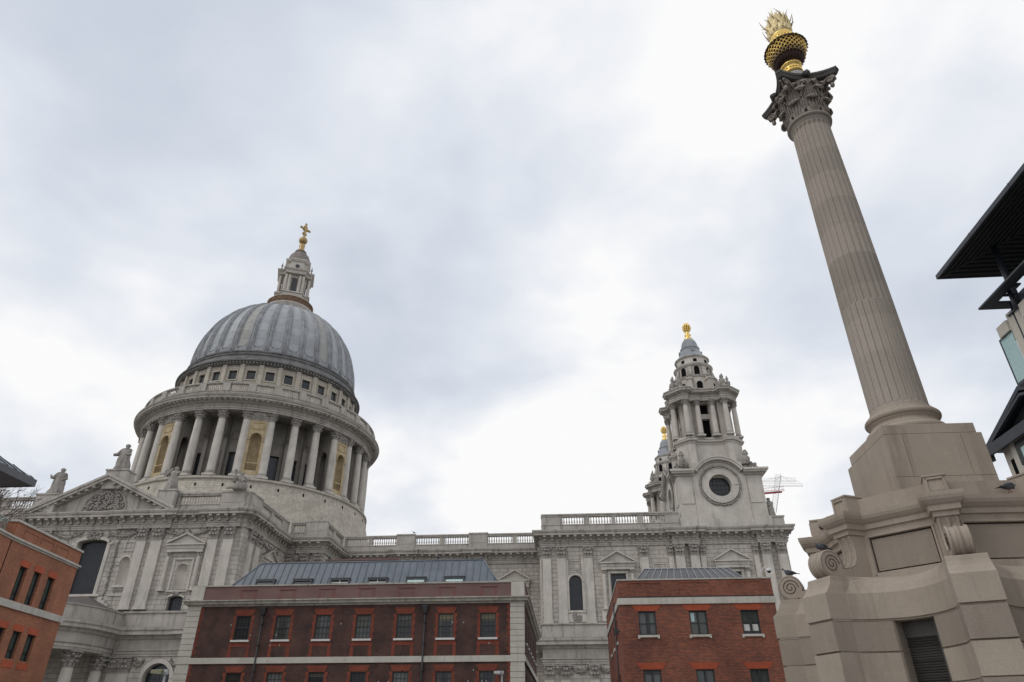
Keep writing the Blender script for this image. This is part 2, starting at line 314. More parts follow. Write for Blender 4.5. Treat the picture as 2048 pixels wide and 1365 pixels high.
def strip(mb, pts, w, o0, o1):
    """band of width w following a polyline in the wall plane (architrave of an arch)"""
    n = len(pts); q = []
    for i in range(n):
        a = pts[max(i-1, 0)]; b = pts[min(i+1, n-1)]; d = (b[0]-a[0], b[1]-a[1]); h = hypot(*d) or 1; q.append((pts[i][0]-d[1]/h*w, pts[i][1]+d[0]/h*w))
    for i in range(n-1):
        A, B, C_, D = pts[i], pts[i+1], q[i+1], q[i]
        mb.add([(A[0], o1, A[1]), (B[0], o1, B[1]), (C_[0], o1, C_[1]), (D[0], o1, D[1]), (A[0], o0, A[1]), (B[0], o0, B[1]), (C_[0], o0, C_[1]), (D[0], o0, D[1])],
               [(0, 1, 2, 3), (0, 4, 5, 1), (3, 2, 6, 7)]+([(0, 3, 7, 4)] if i == 0 else [])+([(1, 5, 6, 2)] if i == n-2 else []))
def R(a, b): return random.uniform(a, b)
# ============================================================ GROUND
g = MB(); g.add([(-3000, -3000, 0), (3000, -3000, 0), (3000, 3000, 0), (-3000, 3000, 0)], [(0, 1, 2, 3)]); g.build('ground', PAVE, kind='structure')
# ============================================================ CATHEDRAL
CA = thing('cathedral', 'pale stone domed cathedral with twin west towers filling the background', 'cathedral', (-20, 100, 0))
ZC = 27.35
def capital(mb, a, z0, w, d, h=1.45, n=3):
    """corinthian pilaster capital in a wall frame"""
    mb.frus(a-w/2, a+w/2, -.05, d+.02, z0, z0+h*.86, w*.10, .12, 1) if False else mb.add(
        [(a-w/2, 0, z0), (a+w/2, 0, z0), (a+w/2, d, z0), (a-w/2, d, z0), (a-w*.6, 0, z0+h*.86), (a+w*.6, 0, z0+h*.86), (a+w*.6, d+.16, z0+h*.86), (a-w*.6, d+.16, z0+h*.86)],
        [(3, 2, 6, 7), (0, 3, 7, 4), (1, 2, 6, 5), (4, 5, 6, 7)])
    mb.box(a-w*.53, a+w*.53, 0, d+.07, z0-.09, z0+.02)
    for row, k, zz in ((0, n, 0), (1, n+1 if n < 3 else n-1, h*.33)):
        for i in range(k):
            c = a+(i-(k-1)/2)*w/max(n, 1); lw = w/n*.36; o = d+.04+.05*row
            pr = [(o, z0+zz), (o+.06, z0+zz+.24*h), (o+.21, z0+zz+.33*h), (o+.24, z0+zz+.24*h), (o+.30, z0+zz+.27*h), (o+.26, z0+zz+.42*h), (o+.08, z0+zz+.42*h), (o-.05, z0+zz+.2*h)]
            mb.prism([(p[0], p[1]) for p in pr], c-lw, c+lw, 'x')
    for s in (-1, 1):
        mb.ball((a+s*w*.53, d+.16, z0+h*.76), (.17, .14, .19), 7, 5); mb.ball((a+s*w*.2, d+.16, z0+h*.78), (.1, .1, .12), 6, 4)
        for j in (0, 1): mb.ball((a+s*w*.55, d*.5, z0+h*(.3+.33*j)), (.12, .14, .14), 6, 4)
    mb.box(a-w*.64, a+w*.64, 0, d+.24, z0+h*.88, z0+h); mb.ball((a, d+.26, z0+h*.92), .12, 6, 4)
def pilaster(T, a, z0, z1, w=1.25, d=.22, ch=1.45, mat_=None):
    """one pilaster (shaft with moulded foot) and its carved capital as a sub-part"""
    m_ = MB(T); m_.box(a-w/2, a+w/2, 0, d, z0, z1)
    m_.box(a-w*.6, a+w*.6, 0, d+.1, z0, z0+.22); m_.box(a-w*.55, a+w*.55, 0, d+.06, z0+.22, z0+.42)
    o = m_.build('pilaster', STP, CA)
    c = MB(T); capital(c, a, z1, w*.96, d, ch); c.build('capital', STD, o)
def relief(mb, a0, a1, z0, z1, o, n, r=.12, sw=0):
    for i in range(n):
        t = (i+.5)/n; a = a0+(a1-a0)*t+R(-.5, .5)*(a1-a0)/n*1.5
        z = R(z0, z1)-(sw*4*t*(1-t))
        mb.ball((a, o, z), (r*R(.7, 1.5), r*R(.6, 1), r*R(.6, 1.4)), 6, 4)
def swag(T, a0, a1, z, parent=None):
    m_ = MB(T); k = int((a1-a0)/.16)
    for i in range(k):
        t = i/(k-1); zz = z-.62*4*t*(1-t)*.9
        m_.ball((a0+(a1-a0)*t, .1, zz+R(-.05, .05)), (.15, .17, .15+.06*4*t*(1-t)), 6, 4)
        if i % 2: m_.ball((a0+(a1-a0)*t+R(-.1, .1), .08, zz-.18+R(-.1, .12)), (.11, .12, .12), 6, 4)
        m_.ball((a0+(a1-a0)*t, .06, z+R(-.9, .1)), (.12, .1, .13), 6, 4)
    m_.build('festoon', STD, parent or CA)
def moulding(z0, z1, o0, o1, steps=3):
    pr = []
    for i in range(steps):
        a = o0+(o1-o0)*i/(steps-1) if steps > 1 else o1; za = z0+(z1-z0)*i/steps; zb = z0+(z1-z0)*(i+1)/steps
        pr += [(a, za), (a, zb)]
    return pr
ENT = [(0, 25.2), (.14, 25.2), (.14, 25.42), (.19, 25.44), (.19, 25.62), (.3, 25.68), (.34, 25.78), (.1, 25.8), (.1, 26.28), (.22, 26.32), (.34, 26.5), (.34, 26.62), (1.0, 26.64), (1.0, 26.92), (1.1, 26.98), (1.2, 27.2), (1.2, 27.33), (.3, 27.45), (-.6, 27.45)]
def brk(segs, d=.3):
    """plan path of a wall line with projecting breaks: segs = list of (p, q, [(s0,s1),...]) distances along p-q"""
    path = []
    for p, q, bs in segs:
        L_ = hypot(q[0]-p[0], q[1]-p[1]); u = ((q[0]-p[0])/L_, (q[1]-p[1])/L_); n = (u[1], -u[0])
        P = lambda s, o: (p[0]+u[0]*s+n[0]*o, p[1]+u[1]*s+n[1]*o)
        if not any(b[0] <= 0 for b in bs) : path.append(P(0, 0))
        for b0, b1 in bs:
            if b0 > 0: path += [P(b0, 0), P(b0, d)]
            if b1 < L_: path += [P(b1, d), P(b1, 0)]
    return path
x0_, x1_ = -79.4, -40.2
main_path = [(-79.4, 84), (-56.8, 84), (-56.8, 83.7), (-52.9, 83.7), (-50.0, 83.7), (-50.0, 84.0), (-45.0, 84.0), (-45.0, 83.65), (-40.9, 83.65), (-40.9, 84.0), (-40.2, 84.0), (-40.2, 84.9), (-39.9, 84.9), (-39.9, 89.2), (-40.2, 89.2), (-40.2, 98.6),
             (-38.5, 98.6), (-38.5, 98.3), (-34.6, 98.3), (-34.6, 107.3), (-26.1, 107.3), (-26.1, 107.0), (-23.4, 107.0), (-23.4, 107.3), (-14.6, 107.3), (-14.6, 107.0), (-11.9, 107.0), (-11.9, 107.3), (-3.1, 107.3), (-3.1, 97.5),
             (15.2, 97.5), (15.2, 97.05), (18.7, 97.05), (18.7, 97.5), (26.8, 97.5), (26.8, 97.05), (30.6, 97.05), (30.6, 120)]
e_ = MB(); e_.sweep(main_path, ENT, caps=False); ent = e_.build('entablature', STM, CA)
# modillions and frieze brackets following the same path
mo = MB(); fr_ = MB()
for i in range(len(main_path)-1):
    p, q = main_path[i], main_path[i+1]; Ls = hypot(q[0]-p[0], q[1]-p[1])
    if Ls < .8: continue
    u = ((q[0]-p[0])/Ls, (q[1]-p[1])/Ls); T = F(p[0], p[1], *u); k = max(1, int(Ls/1.02))
    if p[1] > 107.2 and p[0] > 30: k = 0
    mo.T = T; fr_.T = T
    for j in range(k):
        a = (j+.5)*Ls/k; mo.box(a-.2, a+.2, .3, .92, 26.4, 26.66); mo.box(a-.17, a+.17, .1, .36, 25.95, 26.42)
        mo.box(a-.17, a+.17, .12, .52, 26.3, 26.42)
mo.build('modillion_course', STM, ent)
# --- main wall sheets
ZB = 13.35      # top of the lower order
def apron(T, a0, a1, z0, z1): pass
tw = MB(FY(84.0)); XT = -59.8
nic = [(XT+4.38, XT+5.62, 18.4, 21.73, .62), (XT-5.62, XT-4.38, 18.4, 21.73, .62)]
aed = [(XT+11.85, XT+13.35, 17.7, 20.75, .75), (XT-13.35, XT-11.85, 17.7, 20.75, .75)]
bigw = (XT-1.9, XT+1.95, 17.3, 23.95, .42)
lows = [(XT+11.7, XT+13.6, 14.9, 16.95, .3), (XT-13.6, XT-11.7, 14.9, 16.95, .3)]
wall(tw, -79.4, -40.2, 0, 25.4, nic+aed+[bigw]+lows+[(XT+11.0, XT+14.2, 5.2, 9.5, 1.6), (XT-14.2, XT-11., 5.2, 9.5, 1.6)], .75)
tw.T = FXp(-40.2); wall(tw, 84, 98.6, 0, 25.4, [(91., 93.6, 16.5, 21.3)], .5)
tw.T = FY(98.6); wall(tw, -40.2, -34.6, 0, 25.4)
tw.T = FXp(-34.6); wall(tw, 98.6, 107.3, 0, 25.4)
tw.T = FXm(-79.4); wall(tw, -130, -84, 0, 25.4)
tw.build('transept_wall', STR, CA)
def glass(T, a0, a1, z0, z1, rise, o, bars=(0, 0), name='window', bar=.05):
    m_ = MB(T); pts = [(a0, z0), (a1, z0)]+(arch((a0+a1)/2, z1-rise, (a1-a0)/2, 0, pi, 10, rise) if rise else [(a1, z1), (a0, z1)])
    m_.prism(pts, o-.06, o, 'y'); w_ = m_.build(name, DARK, CA)
    if bars[0]:
        b = MB(T)
        for i in range(1, bars[0]): a = a0+(a1-a0)*i/bars[0]; b.box(a-bar/2, a+bar/2, o, o+.03, z0, z1-rise*.6)
        for i in range(1, bars[1]): z = z0+(z1-z0)*i/bars[1]; b.box(a0, a1, o+.002, o+.035, z-bar/2, z+bar/2) if z < z1-rise else None
        b.build('glazing_bars', IRON, w_)
    return w_
T84 = FY(84.0)
glass(T84, bigw[0], bigw[1], 17.3, 23.95, .42, -.7, (16, 24), bar=.045)
for h in lows: glass(T84, *h[:4], h[4], -.6, (5, 5))
for s in (1, -1): glass(T84, XT+s*12.6-1.6, XT+s*12.6+1.6, 5.2, 9.5, 1.6, -.6, (6, 8))
glass(FXp(-40.2), 91., 93.6, 16.5, 21.3, 0, -.45, (4, 8))
nb = MB(T84)
for h in nic+aed:   # niche backs: half cylinders
    cx = (h[0]+h[1])/2; r = (h[1]-h[0])/2; k = 8
    vs = [(cx+r*cos(pi*i/k), -r*.95*sin(pi*i/k)-.0, z) for z in (h[2], h[3]-h[4]) for i in range(k+1)]
    nb.add(vs, [(i, i+1, i+k+2, i+k+1) for i in range(k)], True)
    vs = []; 
    for j in range(5):
        t = j/4*pi/2
        for i in range(k+1): vs.append((cx+r*cos(t)*cos(pi*i/k), -r*.95*cos(t)*sin(pi*i/k), h[3]-h[4]+h[4]*sin(t)))
    nb.add(vs, [(j*(k+1)+i, j*(k+1)+i+1, (j+1)*(k+1)+i+1, (j+1)*(k+1)+i) for j in range(4) for i in range(k)], True)
nb.build('niche', STP, CA)
tr = MB(T84)   # trims of the transept front
for h in nic:
    tr.box(h[0]-.5, h[0]-.02, .0, .1, 20.78, 20.98); tr.box(h[1]+.02, h[1]+.5, 0, .1, 20.78, 20.98); strip(tr, arch((h[0]+h[1])/2, 21.1, .64, pi, 0, 12), .22, 0, .12)
    c = (h[0]+h[1])/2
    for z in (22.45, 23.55): tr.box(c-.6, c+.6, 0, .07, z, z+.1)
    for s in (-1, 1): tr.box(c+s*.6-.05, c+s*.6+.05, 0, .075, 22.45, 23.65)
    tr.box(c-.95, c+.95, 0, .12, 18.05, 18.3); tr.box(c-1.05, c+1.05, 0, .14, 17.05, 17.22)
strip(tr, arch(XT, 23.53, 1.97, pi, 0, 14, .45), .35, 0, .2); tr.box(XT-2.7, XT-1.98, 0, .16, 23.3, 23.55); tr.box(XT+2.0, XT+2.75, 0, .16, 23.3, 23.55)
for s in (-1, 1): tr.box(XT+s*2.2-.22, XT+s*2.2+.22, 0, .14, 17.3, 23.3)
tr.box(XT-2.9, XT+2.9, 0, .3, 17.0, 17.28)
for k in range(6): tr.box(XT+2.9+k*.5, XT+3.4+k*.5, 0, .3+.02*k, 14.6, 16.9-k*.38); tr.box(XT-3.4-k*.5, XT-2.9-k*.5, 0, .3+.02*k, 14.6, 16.9-k*.38)
tr.build('window_surround', STP, CA)
rl = MB(T84)
for s in (-1, 1):
    for k in range(46): rl.ball((XT+s*3.4+R(-.12, .12), .08, 17.2+k*.145), (R(.1, .2), .12, R(.09, .15)), 6, 4)
    relief(rl, XT+s*5-.62, XT+s*5+.62, 17.5, 17.95, .06, 26, .09)
relief(rl, XT-.9, XT+.9, 23.9, 25., .2, 40, .16)
for s in (-1, 1): relief(rl, XT+s*12.6-.4, XT+s*12.6+.4, 17.0, 17.5, .15, 18, .12)
rl.build('carved_relief', STD, CA)
for a in (-51.3, -53.3, -66.3, -68.3, -43.96, -41.95, -75.6, -77.65): pilaster(T84, a, 15.4, 23.8, 1.4 if a in (-51.3, -68.3) else 1.25, .3 if a > -54 else .22)
swag(T84, -50.4, -44.8, 24.9); swag(T84, -58., -54.2, 24.9); swag(T84, -65.2, -61.6, 24.9); swag(T84, -74.8, -69.2, 24.9); 
def aedicule(T, c, hw, z0, zc, zp, holehw=None, win=None, cols=True):
    """pedimented window frame with little columns; z0 foot, zc entablature top, zp apex"""
    m_ = MB(T)
    m_.prism([(c-hw, zc), (c+hw, zc), (c, zp)], 0, .4, 'y')
    L1 = hypot(hw, zp-zc)
    for s in (-1, 1): strip(m_, [(c, zp), (c+s*hw, zc)] if s > 0 else [(c-hw, zc), (c, zp)], .16, 0, .75)
    m_.box(c-hw, c+hw, 0, .72, zc-.16, zc); m_.box(c-hw+.12, c+hw-.12, 0, .5, zc-.55, zc-.16); m_.box(c-hw+.2, c+hw-.2, 0, .42, zc-.95, zc-.55)
    f = m_.build('window_pediment', STP, CA)
    if cols:
        k = MB(T)
        for s in (-1, 1):
            ca = c+s*(hw-.52); T2 = k.T
            k.lathe([(.3, z0), (.3, z0+.15), (.24, z0+.25), (.25, z0+.3), (.21, zc-1.5)], ca, .32, 10); k.box(ca-.32, ca+.32, .0, .12, z0, zc-1.)
            for j in range(8): k.ball((ca+.22*cos(j*.785), .32+.22*sin(j*.785), zc-1.33+.14*(j % 2)), (.09, .09, .12), 6, 4)
            k.box(ca-.33, ca+.33, .02, .64, zc-1.06, zc-.95)
        k.box(c-hw+.05, c-hw+1.0, 0, .6, z0-.12, z0); k.box(c+hw-1.0, c+hw-.05, 0, .6, z0-.12, z0)
        k.build('window_column', STP, f)
for s in (1, -1):
    c = XT+s*12.6; aedicule(T84, c, 2.5, 17.6, 23.1, 24.3)
    q = MB(T84)
    for z in (21.25,): q.box(c-1.35, c+1.35, 0, .14, z, z+.16)
    for ss in (-1, 1): q.box(c+ss*1.2-.14, c+ss*1.2+.14, 0, .1, 17.6, 21.25)
    q.box(c-.98, c-.76, 0, .08, 19.9, 20.05); q.box(c+.76, c+.98, 0, .08, 19.9, 20.05); q.box(c-1.3, c+1.3, 0, .2, 17.4, 17.58)
    strip(q, arch(c, 16.65, 1.0, pi, 0, 10, .3), .22, 0, .12); strip(q, arch(c, 7.9, 1.62, pi, 0, 16), .45, 0, .25)
    for ss in (-1, 1): q.box(c+ss*1.85-.25, c+ss*1.85+.25, 0, .2, 3, 7.9)
    q.box(c-1.9, c-1.05, 0, .5, 15.4, 16.9) if 0 else None
    q.build('window_surround', STP, CA)
# pediment
pe = MB(T84); ax, az_ = XT+.1, 32.1; hwp = 10.0
pe.prism([(ax-hwp+.6, 27.4), (ax+hwp-.6, 27.4), (ax, az_-.55)], -.5, .05, 'y')
def rake(m_, w0, w1, o0, o1):
    for s in (-1, 1):
        ex, ez = ax+s*hwp, 27.4; d = hypot(hwp, az_-27.4); nx, nz = (az_-27.4)/d*s, hwp/d
        P = lambda t, w: (ex+(ax-ex)*t+nx*w, ez+(az_-ez)*t+nz*w)
        k = (az_-27.4)/hwp
        def Pc(w): return (ax, az_+w/ (hwp/d))     # mitre at the apex
        a, b, c_, e2 = (ex+nx*w0, ez+nz*w0), Pc(w0), Pc(w1), (ex+nx*w1, ez+nz*w1)
        m_.prism([a, b, c_, e2], o0, o1, 'y')
rake(pe, -.62, -.35, -.5, .45); rake(pe, -.35, .02, -.6, 1.05); rake(pe, .02, .34, -.6, 1.2)
pm = pe.build('pediment', STM, CA)
md = MB(T84)
for s in (-1, 1):
    for j in range(1, 11):
        t = (j)/11; x = ax+s*hwp*(1-t); z = 27.4+(az_-27.4)*t
        if z > 27.9: md.box(x-.2, x+.2, .0, .9, z-.66, z-.36)
md.build('modillion_course', STM, pm)
lu = MB(T84); strip(lu, arch(ax, 27.75, 2.85, pi, 0, 20, 2.7), .22, 0, .16)
for i in range(240):
    a = R(0, pi); r = sqrt(R(0, 1))*2.6; lu.ball((ax+r*cos(a), .06+R(0, .18), 27.8+r*.95*sin(a)), (R(.1, .26), R(.1, .22), R(.1, .26)), 6, 4)
lu.build('carved_lunette', STD, pm)
rf = MB(); rf.add([(ax-hwp, 83, 27.6), (ax, 83, 32.3), (ax+hwp, 83, 27.6), (ax-hwp, 106, 27.6), (ax, 106, 32.3), (ax+hwp, 106, 27.6)], [(0, 1, 4, 3), (1, 2, 5, 4), (3, 4, 5)]); rf.build('transept_roof', LEADT, CA)
# lower entablature of the whole building
LOW = [(0, 10.25), (.12, 10.25), (.12, 10.5), (.2, 10.52), (.2, 10.75), (.34, 10.85), (.34, 10.95), (.08, 10.97), (.08, 12.0), (.3, 12.15), (.4, 12.45), (1.0, 12.5), (1.0, 12.85), (1.15, 13.0), (1.2, 13.3), (.4, 13.42), (.15, 13.45), (.15, 14.9), (.3, 15.0), (.3, 15.2), (0, 15.3)]
low_path = [(-79.4, 84), (-77.6, 84), (XT-6.7, 84)]
lowR = [(XT+6.7, 84), (-50, 84), (-50, 84.001), (-45.0, 84.0), (-45.0, 83.65), (-40.9, 83.65), (-40.9, 84.0), (-40.2, 84.0), (-40.2, 98.6), (-34.6, 98.6), (-34.6, 107.3), (-3.1, 107.3), (-3.1, 97.5), (15.2, 97.5), (15.2, 97.05), (18.7, 97.05), (18.7, 97.5), (26.8, 97.5), (26.8, 97.05), (30.6, 97.05), (30.6, 120)]
lowR.remove((-50, 84.001))
le = MB(); le.sweep(low_path, LOW, caps=False); le.sweep(lowR, LOW, caps=False); le.build('lower_entablature', STM, CA)
for a in (-51.3, -43.96, -41.95): pilaster(T84, a, 1.6, 8.6, 1.35, .3, 1.65)
pilaster(T84, -52.6, 1.6, 8.6, 1.2, .2, 1.65); swag(T84, -50.4, -49.2, 9.9); swag(T84, -45.9, -44.8, 9.9)
# semicircular portico
PC = (XT, 80.4); PR = 6.45
def arcp(r, a0=8, a1=172, n=40): return [(PC[0]+r*cos(rad(a)), PC[1]-r*sin(rad(a))) for a in [a1+(a0-a1)*i/n for i in range(n+1)]]
pp = [(XT-PR, 84)]+arcp(PR, 0, 180)+[(XT+PR, 84)]
PORT = [(-1.6, 10.35), (0, 10.35), (.05, 10.6), (.12, 10.62), (.12, 10.9), (.26, 11.0), (.05, 11.05), (.05, 12.05), (.3, 12.2), (.4, 12.5), (.95, 12.55), (.95, 12.85), (1.12, 13.0), (1.15, 13.3), (.35, 13.42), (.3, 14.75), (.42, 14.85), (.42, 14.95), (-.3, 15.0), (-1.6, 15.0)]
po = MB(); po.sweep(pp, PORT, caps=False, smooth=False)
pt = po.build('portico', STM, CA)
pr_ = MB(); ring0 = [(x, y, 14.95) for x, y in pp]; apx = [(XT+(x-XT)*.25, 84-(84-y)*.0-.1, 17.0) for x, y in pp]
k = len(pp); pr_.add(ring0+apx, [(i, i+1, i+1+k, i+k) for i in range(k-1)]); pr_.build('portico_roof', mat('brown_roof_lead', (.10, .085, .08), (.16, .14, .13), rough=.7, streak=.4), pt)
sf = MB(); sf.add([(XT, 84, 10.4)]+[(x, y, 10.4) for x, y in pp], [(0, i+1, i+2) for i in range(k-1)]); sf.build('portico_ceiling', STD, pt)
def corinth(h, r0, r1, n=16, flutes=0, ch=None, cm=1.0):
    """free column with base, tapering shaft and leafy capital, origin at its foot"""
    ch = ch or r0*2.3; m_ = MB(); b = r0
    m_.box(-b*1.4, b*1.4, -b*1.4, b*1.4, 0, b*.45)
    m_.lathe([(b*1.36, b*.45), (b*1.42, b*.6), (b*1.36, b*.78), (b*1.12, b*.84), (b*1.1, b*.95), (b*1.24, b*1.0), (b*1.24, b*1.12), (b*1.06, b*1.18), (b, b*1.3)], n=n)
    zt = h-ch; pts = [(r0, b*1.3), (r0, b*1.3+(zt-b*1.3)*.33), (r0*.97, b*1.3+(zt-b*1.3)*.6), (r1, zt)]
    m_.lathe(pts, n=flutes*4 if flutes else n, rf=(lambda a: 1-.055*max(0, abs(sin(a*flutes/2)))) if flutes else None)
    c = MB(); c.lathe([(r1*1.1, zt-.06), (r1*1.12, zt+.02), (r1, zt+.06), (r1*1.02, zt+ch*.6), (r1*1.25, zt+ch*.86)], n=12)
    for row, (zz, ro) in enumerate(((.03, 1.0), (.32, 1.08))):
        for i in range(8):
            a = (i+.5*row)*pi/4; ca, sa = cos(a), sin(a); w = r1*.3
            T0 = c.T; c.T = (lambda ca, sa: lambda x, o, z: (o*ca-x*sa, o*sa+x*ca, z))(ca, sa); o = r1*ro
            z0 = zt+ch*zz
            c.prism([(o-.02, z0), (o+.05*r0, z0+.24*ch), (o+.3*r0, z0+.33*ch), (o+.38*r0, z0+.26*ch), (o+.42*r0, z0+.36*ch), (o+.28*r0, z0+.43*ch), (o-.02, z0+.38*ch)], -w, w, 'x'); c.T = T0
    for i in range(4):
        a = pi/4+i*pi/2; c.ball((r1*1.5*cos(a), r1*1.5*sin(a), zt+ch*.76), (r1*.25, r1*.25, ch*.13), 7, 5)
        c.ball((r1*1.12*cos(a+pi/4), r1*1.12*sin(a+pi/4), zt+ch*.78), (r1*.17, r1*.17, ch*.1), 6, 4)
    c.box(-r1*1.4, r1*1.4, -r1*1.4, r1*1.4, zt+ch*.88, h)
    return m_, c
pcm, pcc = corinth(10.3, .68, .58, flutes=20, ch=1.65)
pcm = pcm.mesh('portico_column', STP); pcc = pcc.mesh('capital', STD)
def inst(name, me, loc, parent, rz=0):
    o = bpy.data.objects.new(name, me); S.collection.objects.link(o); o.parent = parent
    r = parent
    off = Vector((0, 0, 0)); q = parent
    while q.parent: off += q.location; q = q.parent
    base = Vector(q['_loc']) if '_loc' in q else Vector((0, 0, 0))
    o.location = Vector(loc)-base-off; o.rotation_euler[2] = rz; return o
for a in (20, 55, 90, 125, 160):
    x, y = XT+5.75*cos(rad(a)), PC[1]-5.75*sin(rad(a)); inst('portico_column', pcm, (x, y, 0.05), pt, rad(45)-rad(a)); inst('column_capital', pcc, (x, y, 0.05), pt)
for a in (XT+5.75, XT-5.75): inst('portico_column', pcm, (a, 83, 0.05), pt); inst('column_capital', pcc, (a, 83, 0.05), pt)
# transept west face pilasters
TX = FXp(-40.2)
for a in (86.1, 88.3): pilaster(TX, a, 15.4, 23.8, 1.25, .3)
aedicule(TX, 92.3, 2.45, 17.4, 22.9, 24.1); swag(TX, 89.4, 95.6, 24.9)
T98 = FY(98.6)
pilaster(T98, -39.6, 15.4, 23.8, .9, .2); pilaster(T98, -37.3, 15.4, 23.8, 1.2, .3); pilaster(T98, -35.3, 15.4, 23.8, 1.2, .3)
swag(T98, -39.2, -37.9, 24.9)
# nave wall
nw = MB(FY(107.3)); wall(nw, -34.6, -3.1, 0, 25.4, [(-8.8, -6.2, 16.5, 21.4), (-20.3, -17.7, 16.5, 21.4), (-31.8, -29.2, 16.5, 21.4)], .5)
nw.T = FXm(-3.1); wall(nw, -107.3, -97.5, 0, 25.4)
nw.build('nave_wall', STR, CA)
for c in (-7.5, -19, -30.5): aedicule(FY(107.3), c, 2.35, 17, 22.7, 24.0); glass(FY(107.3), c-1.3, c+1.3, 16.5, 21.4, 0, -.45, (5, 10))
for a in (-25.5, -24., -13.9, -12.5): pilaster(FY(107.3), a, 15.4, 23.8, 1.1, .3)
# west block
T97 = FY(97.5); ww = MB(T97)
wall(ww, -3.1, 30.6, 0, 25.4, [(.62, 2.37, 16.8, 21.3, .87), (6.35, 8.4, 16.6, 21.45), (21.7, 23.9, 16.6, 21.45), (5.6, 8.9, 2, 8, 1.6)], .5)
ww.T = FXp(30.6); wall(ww, 97.5, 120, 0, 25.4)
ww.build('west_wall', STR, CA)
glass(T97, .62, 2.37, 16.8, 21.3, .87, -.4, (9, 22), bar=.025); glass(T97, 6.35, 8.4, 16.6, 21.45, 0, -.45, (4, 8)); glass(T97, 21.7, 23.9, 16.6, 21.45, 0, -.45, (4, 8)); glass(T97, 5.6, 8.9, 2, 8, 1.6, -.45, (4, 8))
for c in (7.35, 22.85):
    aedicule(T97, c, 2.45, 16.9, 22.9, 24.25); q = MB(T97)
    for s in (-1, 1): q.box(c+s*1.25-.13, c+s*1.25+.13, 0, .1, 16.6, 21.7)
    q.box(c-1.4, c+1.4, 0, .12, 21.5, 21.75); q.box(c-2.5, c-1.4, 0, .35, 15.3, 16.8); q.box(c+1.4, c+2.5, 0, .35, 15.3, 16.8); q.build('window_surround', STP, CA)
wt = MB(T97)
wt.add([(-.05, .06, 15.3), (2.85, .06, 15.3), (2.85, .06, 16.5), (-.05, .06, 16.5)], [(0, 1, 2, 3)])
wt.box(.1, .6, 0, .1, 16.8, 23.4); wt.box(2.39, 2.9, 0, .1, 16.8, 23.4); strip(wt, arch(1.495, 20.43, .9, pi, 0, 14), .26, .1, .17); 
for z in (22.05, 23.2): wt.box(.8, 2.2, 0, .09, z, z+.1)
for a in (.8, 2.12): wt.box(a, a+.09, 0, .08, 22.05, 23.3)
wt.box(.2, 2.8, 0, .2, 16.5, 16.72)
for a in (12.2, 14.): wt.box(a, a+.09, 0, .09, 21.5, 22.6)
wt.box(12.2, 14.09, 0, .1, 22.6, 22.7); wt.build('window_surround', STP, CA)
wr = MB(T97); relief(wr, .95, 2.1, 15.45, 16.3, .1, 46, .12); wr.build('carved_relief', STD, CA)
for a, w, d in ((-2.33, 1.17, .24), (-.3, 1.17, .24), (3.42, 1.17, .24), (11.05, 1.2, .24), (15.95, 1.2, .55), (17.95, 1.2, .55), (14.75, .7, .24), (19.1, .7, .24), (26.25, .7, .24), (27.6, 1.2, .55), (29.7, 1.2, .55)):
    pilaster(T97, a, 15.1, 23.75, w, d); pilaster(T97, a, 1.5, 8.6, w, d, 1.6)
for a in (-98.2, -100.4): pilaster(FXm(-3.1), a, 15.1, 23.75, 1.1, .22)
swag(T97, .6, 2.6, 9.9); swag(T97, 4.3, 5.6, 9.9); swag(T97, -1.6, -1., 9.9)
# parapets
def baluster(m_, a, o, z0, z1, r=.115, n=7):
    h = z1-z0; m_.lathe([(r*.9, z0), (r*.9, z0+.06*h), (r*.5, z0+.12*h), (r*1.15, z0+.3*h), (r*.95, z0+.42*h), (r*.45, z0+.7*h), (r*.55, z0+.82*h), (r*.9, z0+.9*h), (r*.9, z1)], a, o, n)
def parapet(T, a0, a1, bays, zb=27.45, z0=28.4, z1=29.5, zt=29.9, piers=()):
    m_ = MB(T); m_.box(a0, a1, -.62, .0, zb-.05, z0-.12); m_.box(a0, a1, -.66, .06, z0-.12, z0); last = a0
    for b0, b1 in bays+[(a1, a1)]:
        if b0-last > .05: m_.box(last, b0, -.57, -.05, z0, z1)
        last = b1
    m_.box(a0, a1, -.6, .0, z1, zt-.18); m_.box(a0, a1, -.68, .09, zt-.18, zt)
    for p0, p1 in piers:
        m_.box(p0, p1, -.75, .1, zb-.04, zt-.05); m_.box(p0-.08, p1+.08, -.8, .18, zt-.05, zt+.16); m_.box(p0+.25, p1-.25, 0, .13, z0+.1, z1-.05) if p1-p0 > 1.6 else None
    P_ = m_.build('parapet', STM, CA)
    for b0, b1 in bays:
        b = MB(T); k = max(2, round((b1-b0)/.37))
        for i in range(k): baluster(b, b0+(b1-b0)*(i+.5)/k, -.3, z0, z1)
        b.build('balustrade', STP, P_)
parapet(FY(97.7), -3.0, 16.6, [(.07, 3.07), (3.92, 7.04), (7.6, 10.7), (11.55, 14.56)])
parapet(FXm(-3.0), -107.8, -98.32, [(-107, -104.6), (-103.8, -101.4), (-100.6, -99)])
parapet(FY(107.5), -34.6, -3.1, [(-34.3, -30.8), (-30.2, -26.3), (-23.2, -19.4), (-18.6, -14.8), (-11.7, -7.9), (-7.2, -3.5)], piers=[(-26.2, -23.3), (-14.7, -11.8)])
parapet(FY(98.8), -40.2, -34.8, [(-39.9, -38.)], piers=[(-37.9, -34.75)])
parapet(FXp(-34.8), 98.95, 107.5, [(99.6, 102.6), (103.5, 106.9)])
parapet(FXp(-40.5), 84.8, 98.8, [(88.9, 92), (92.9, 96.2)], piers=[(84.75, 88.3)])
parapet(FY(84.25), -53, -40.6, [(-49.9, -44.4)], piers=[(-44.2, -40.95), (-53, -50.2)])
parapet(FY(84.25), -79.4, -66.5, [(-73.5, -68.6)], piers=[(-68.4, -66.2), (-79, -75)])
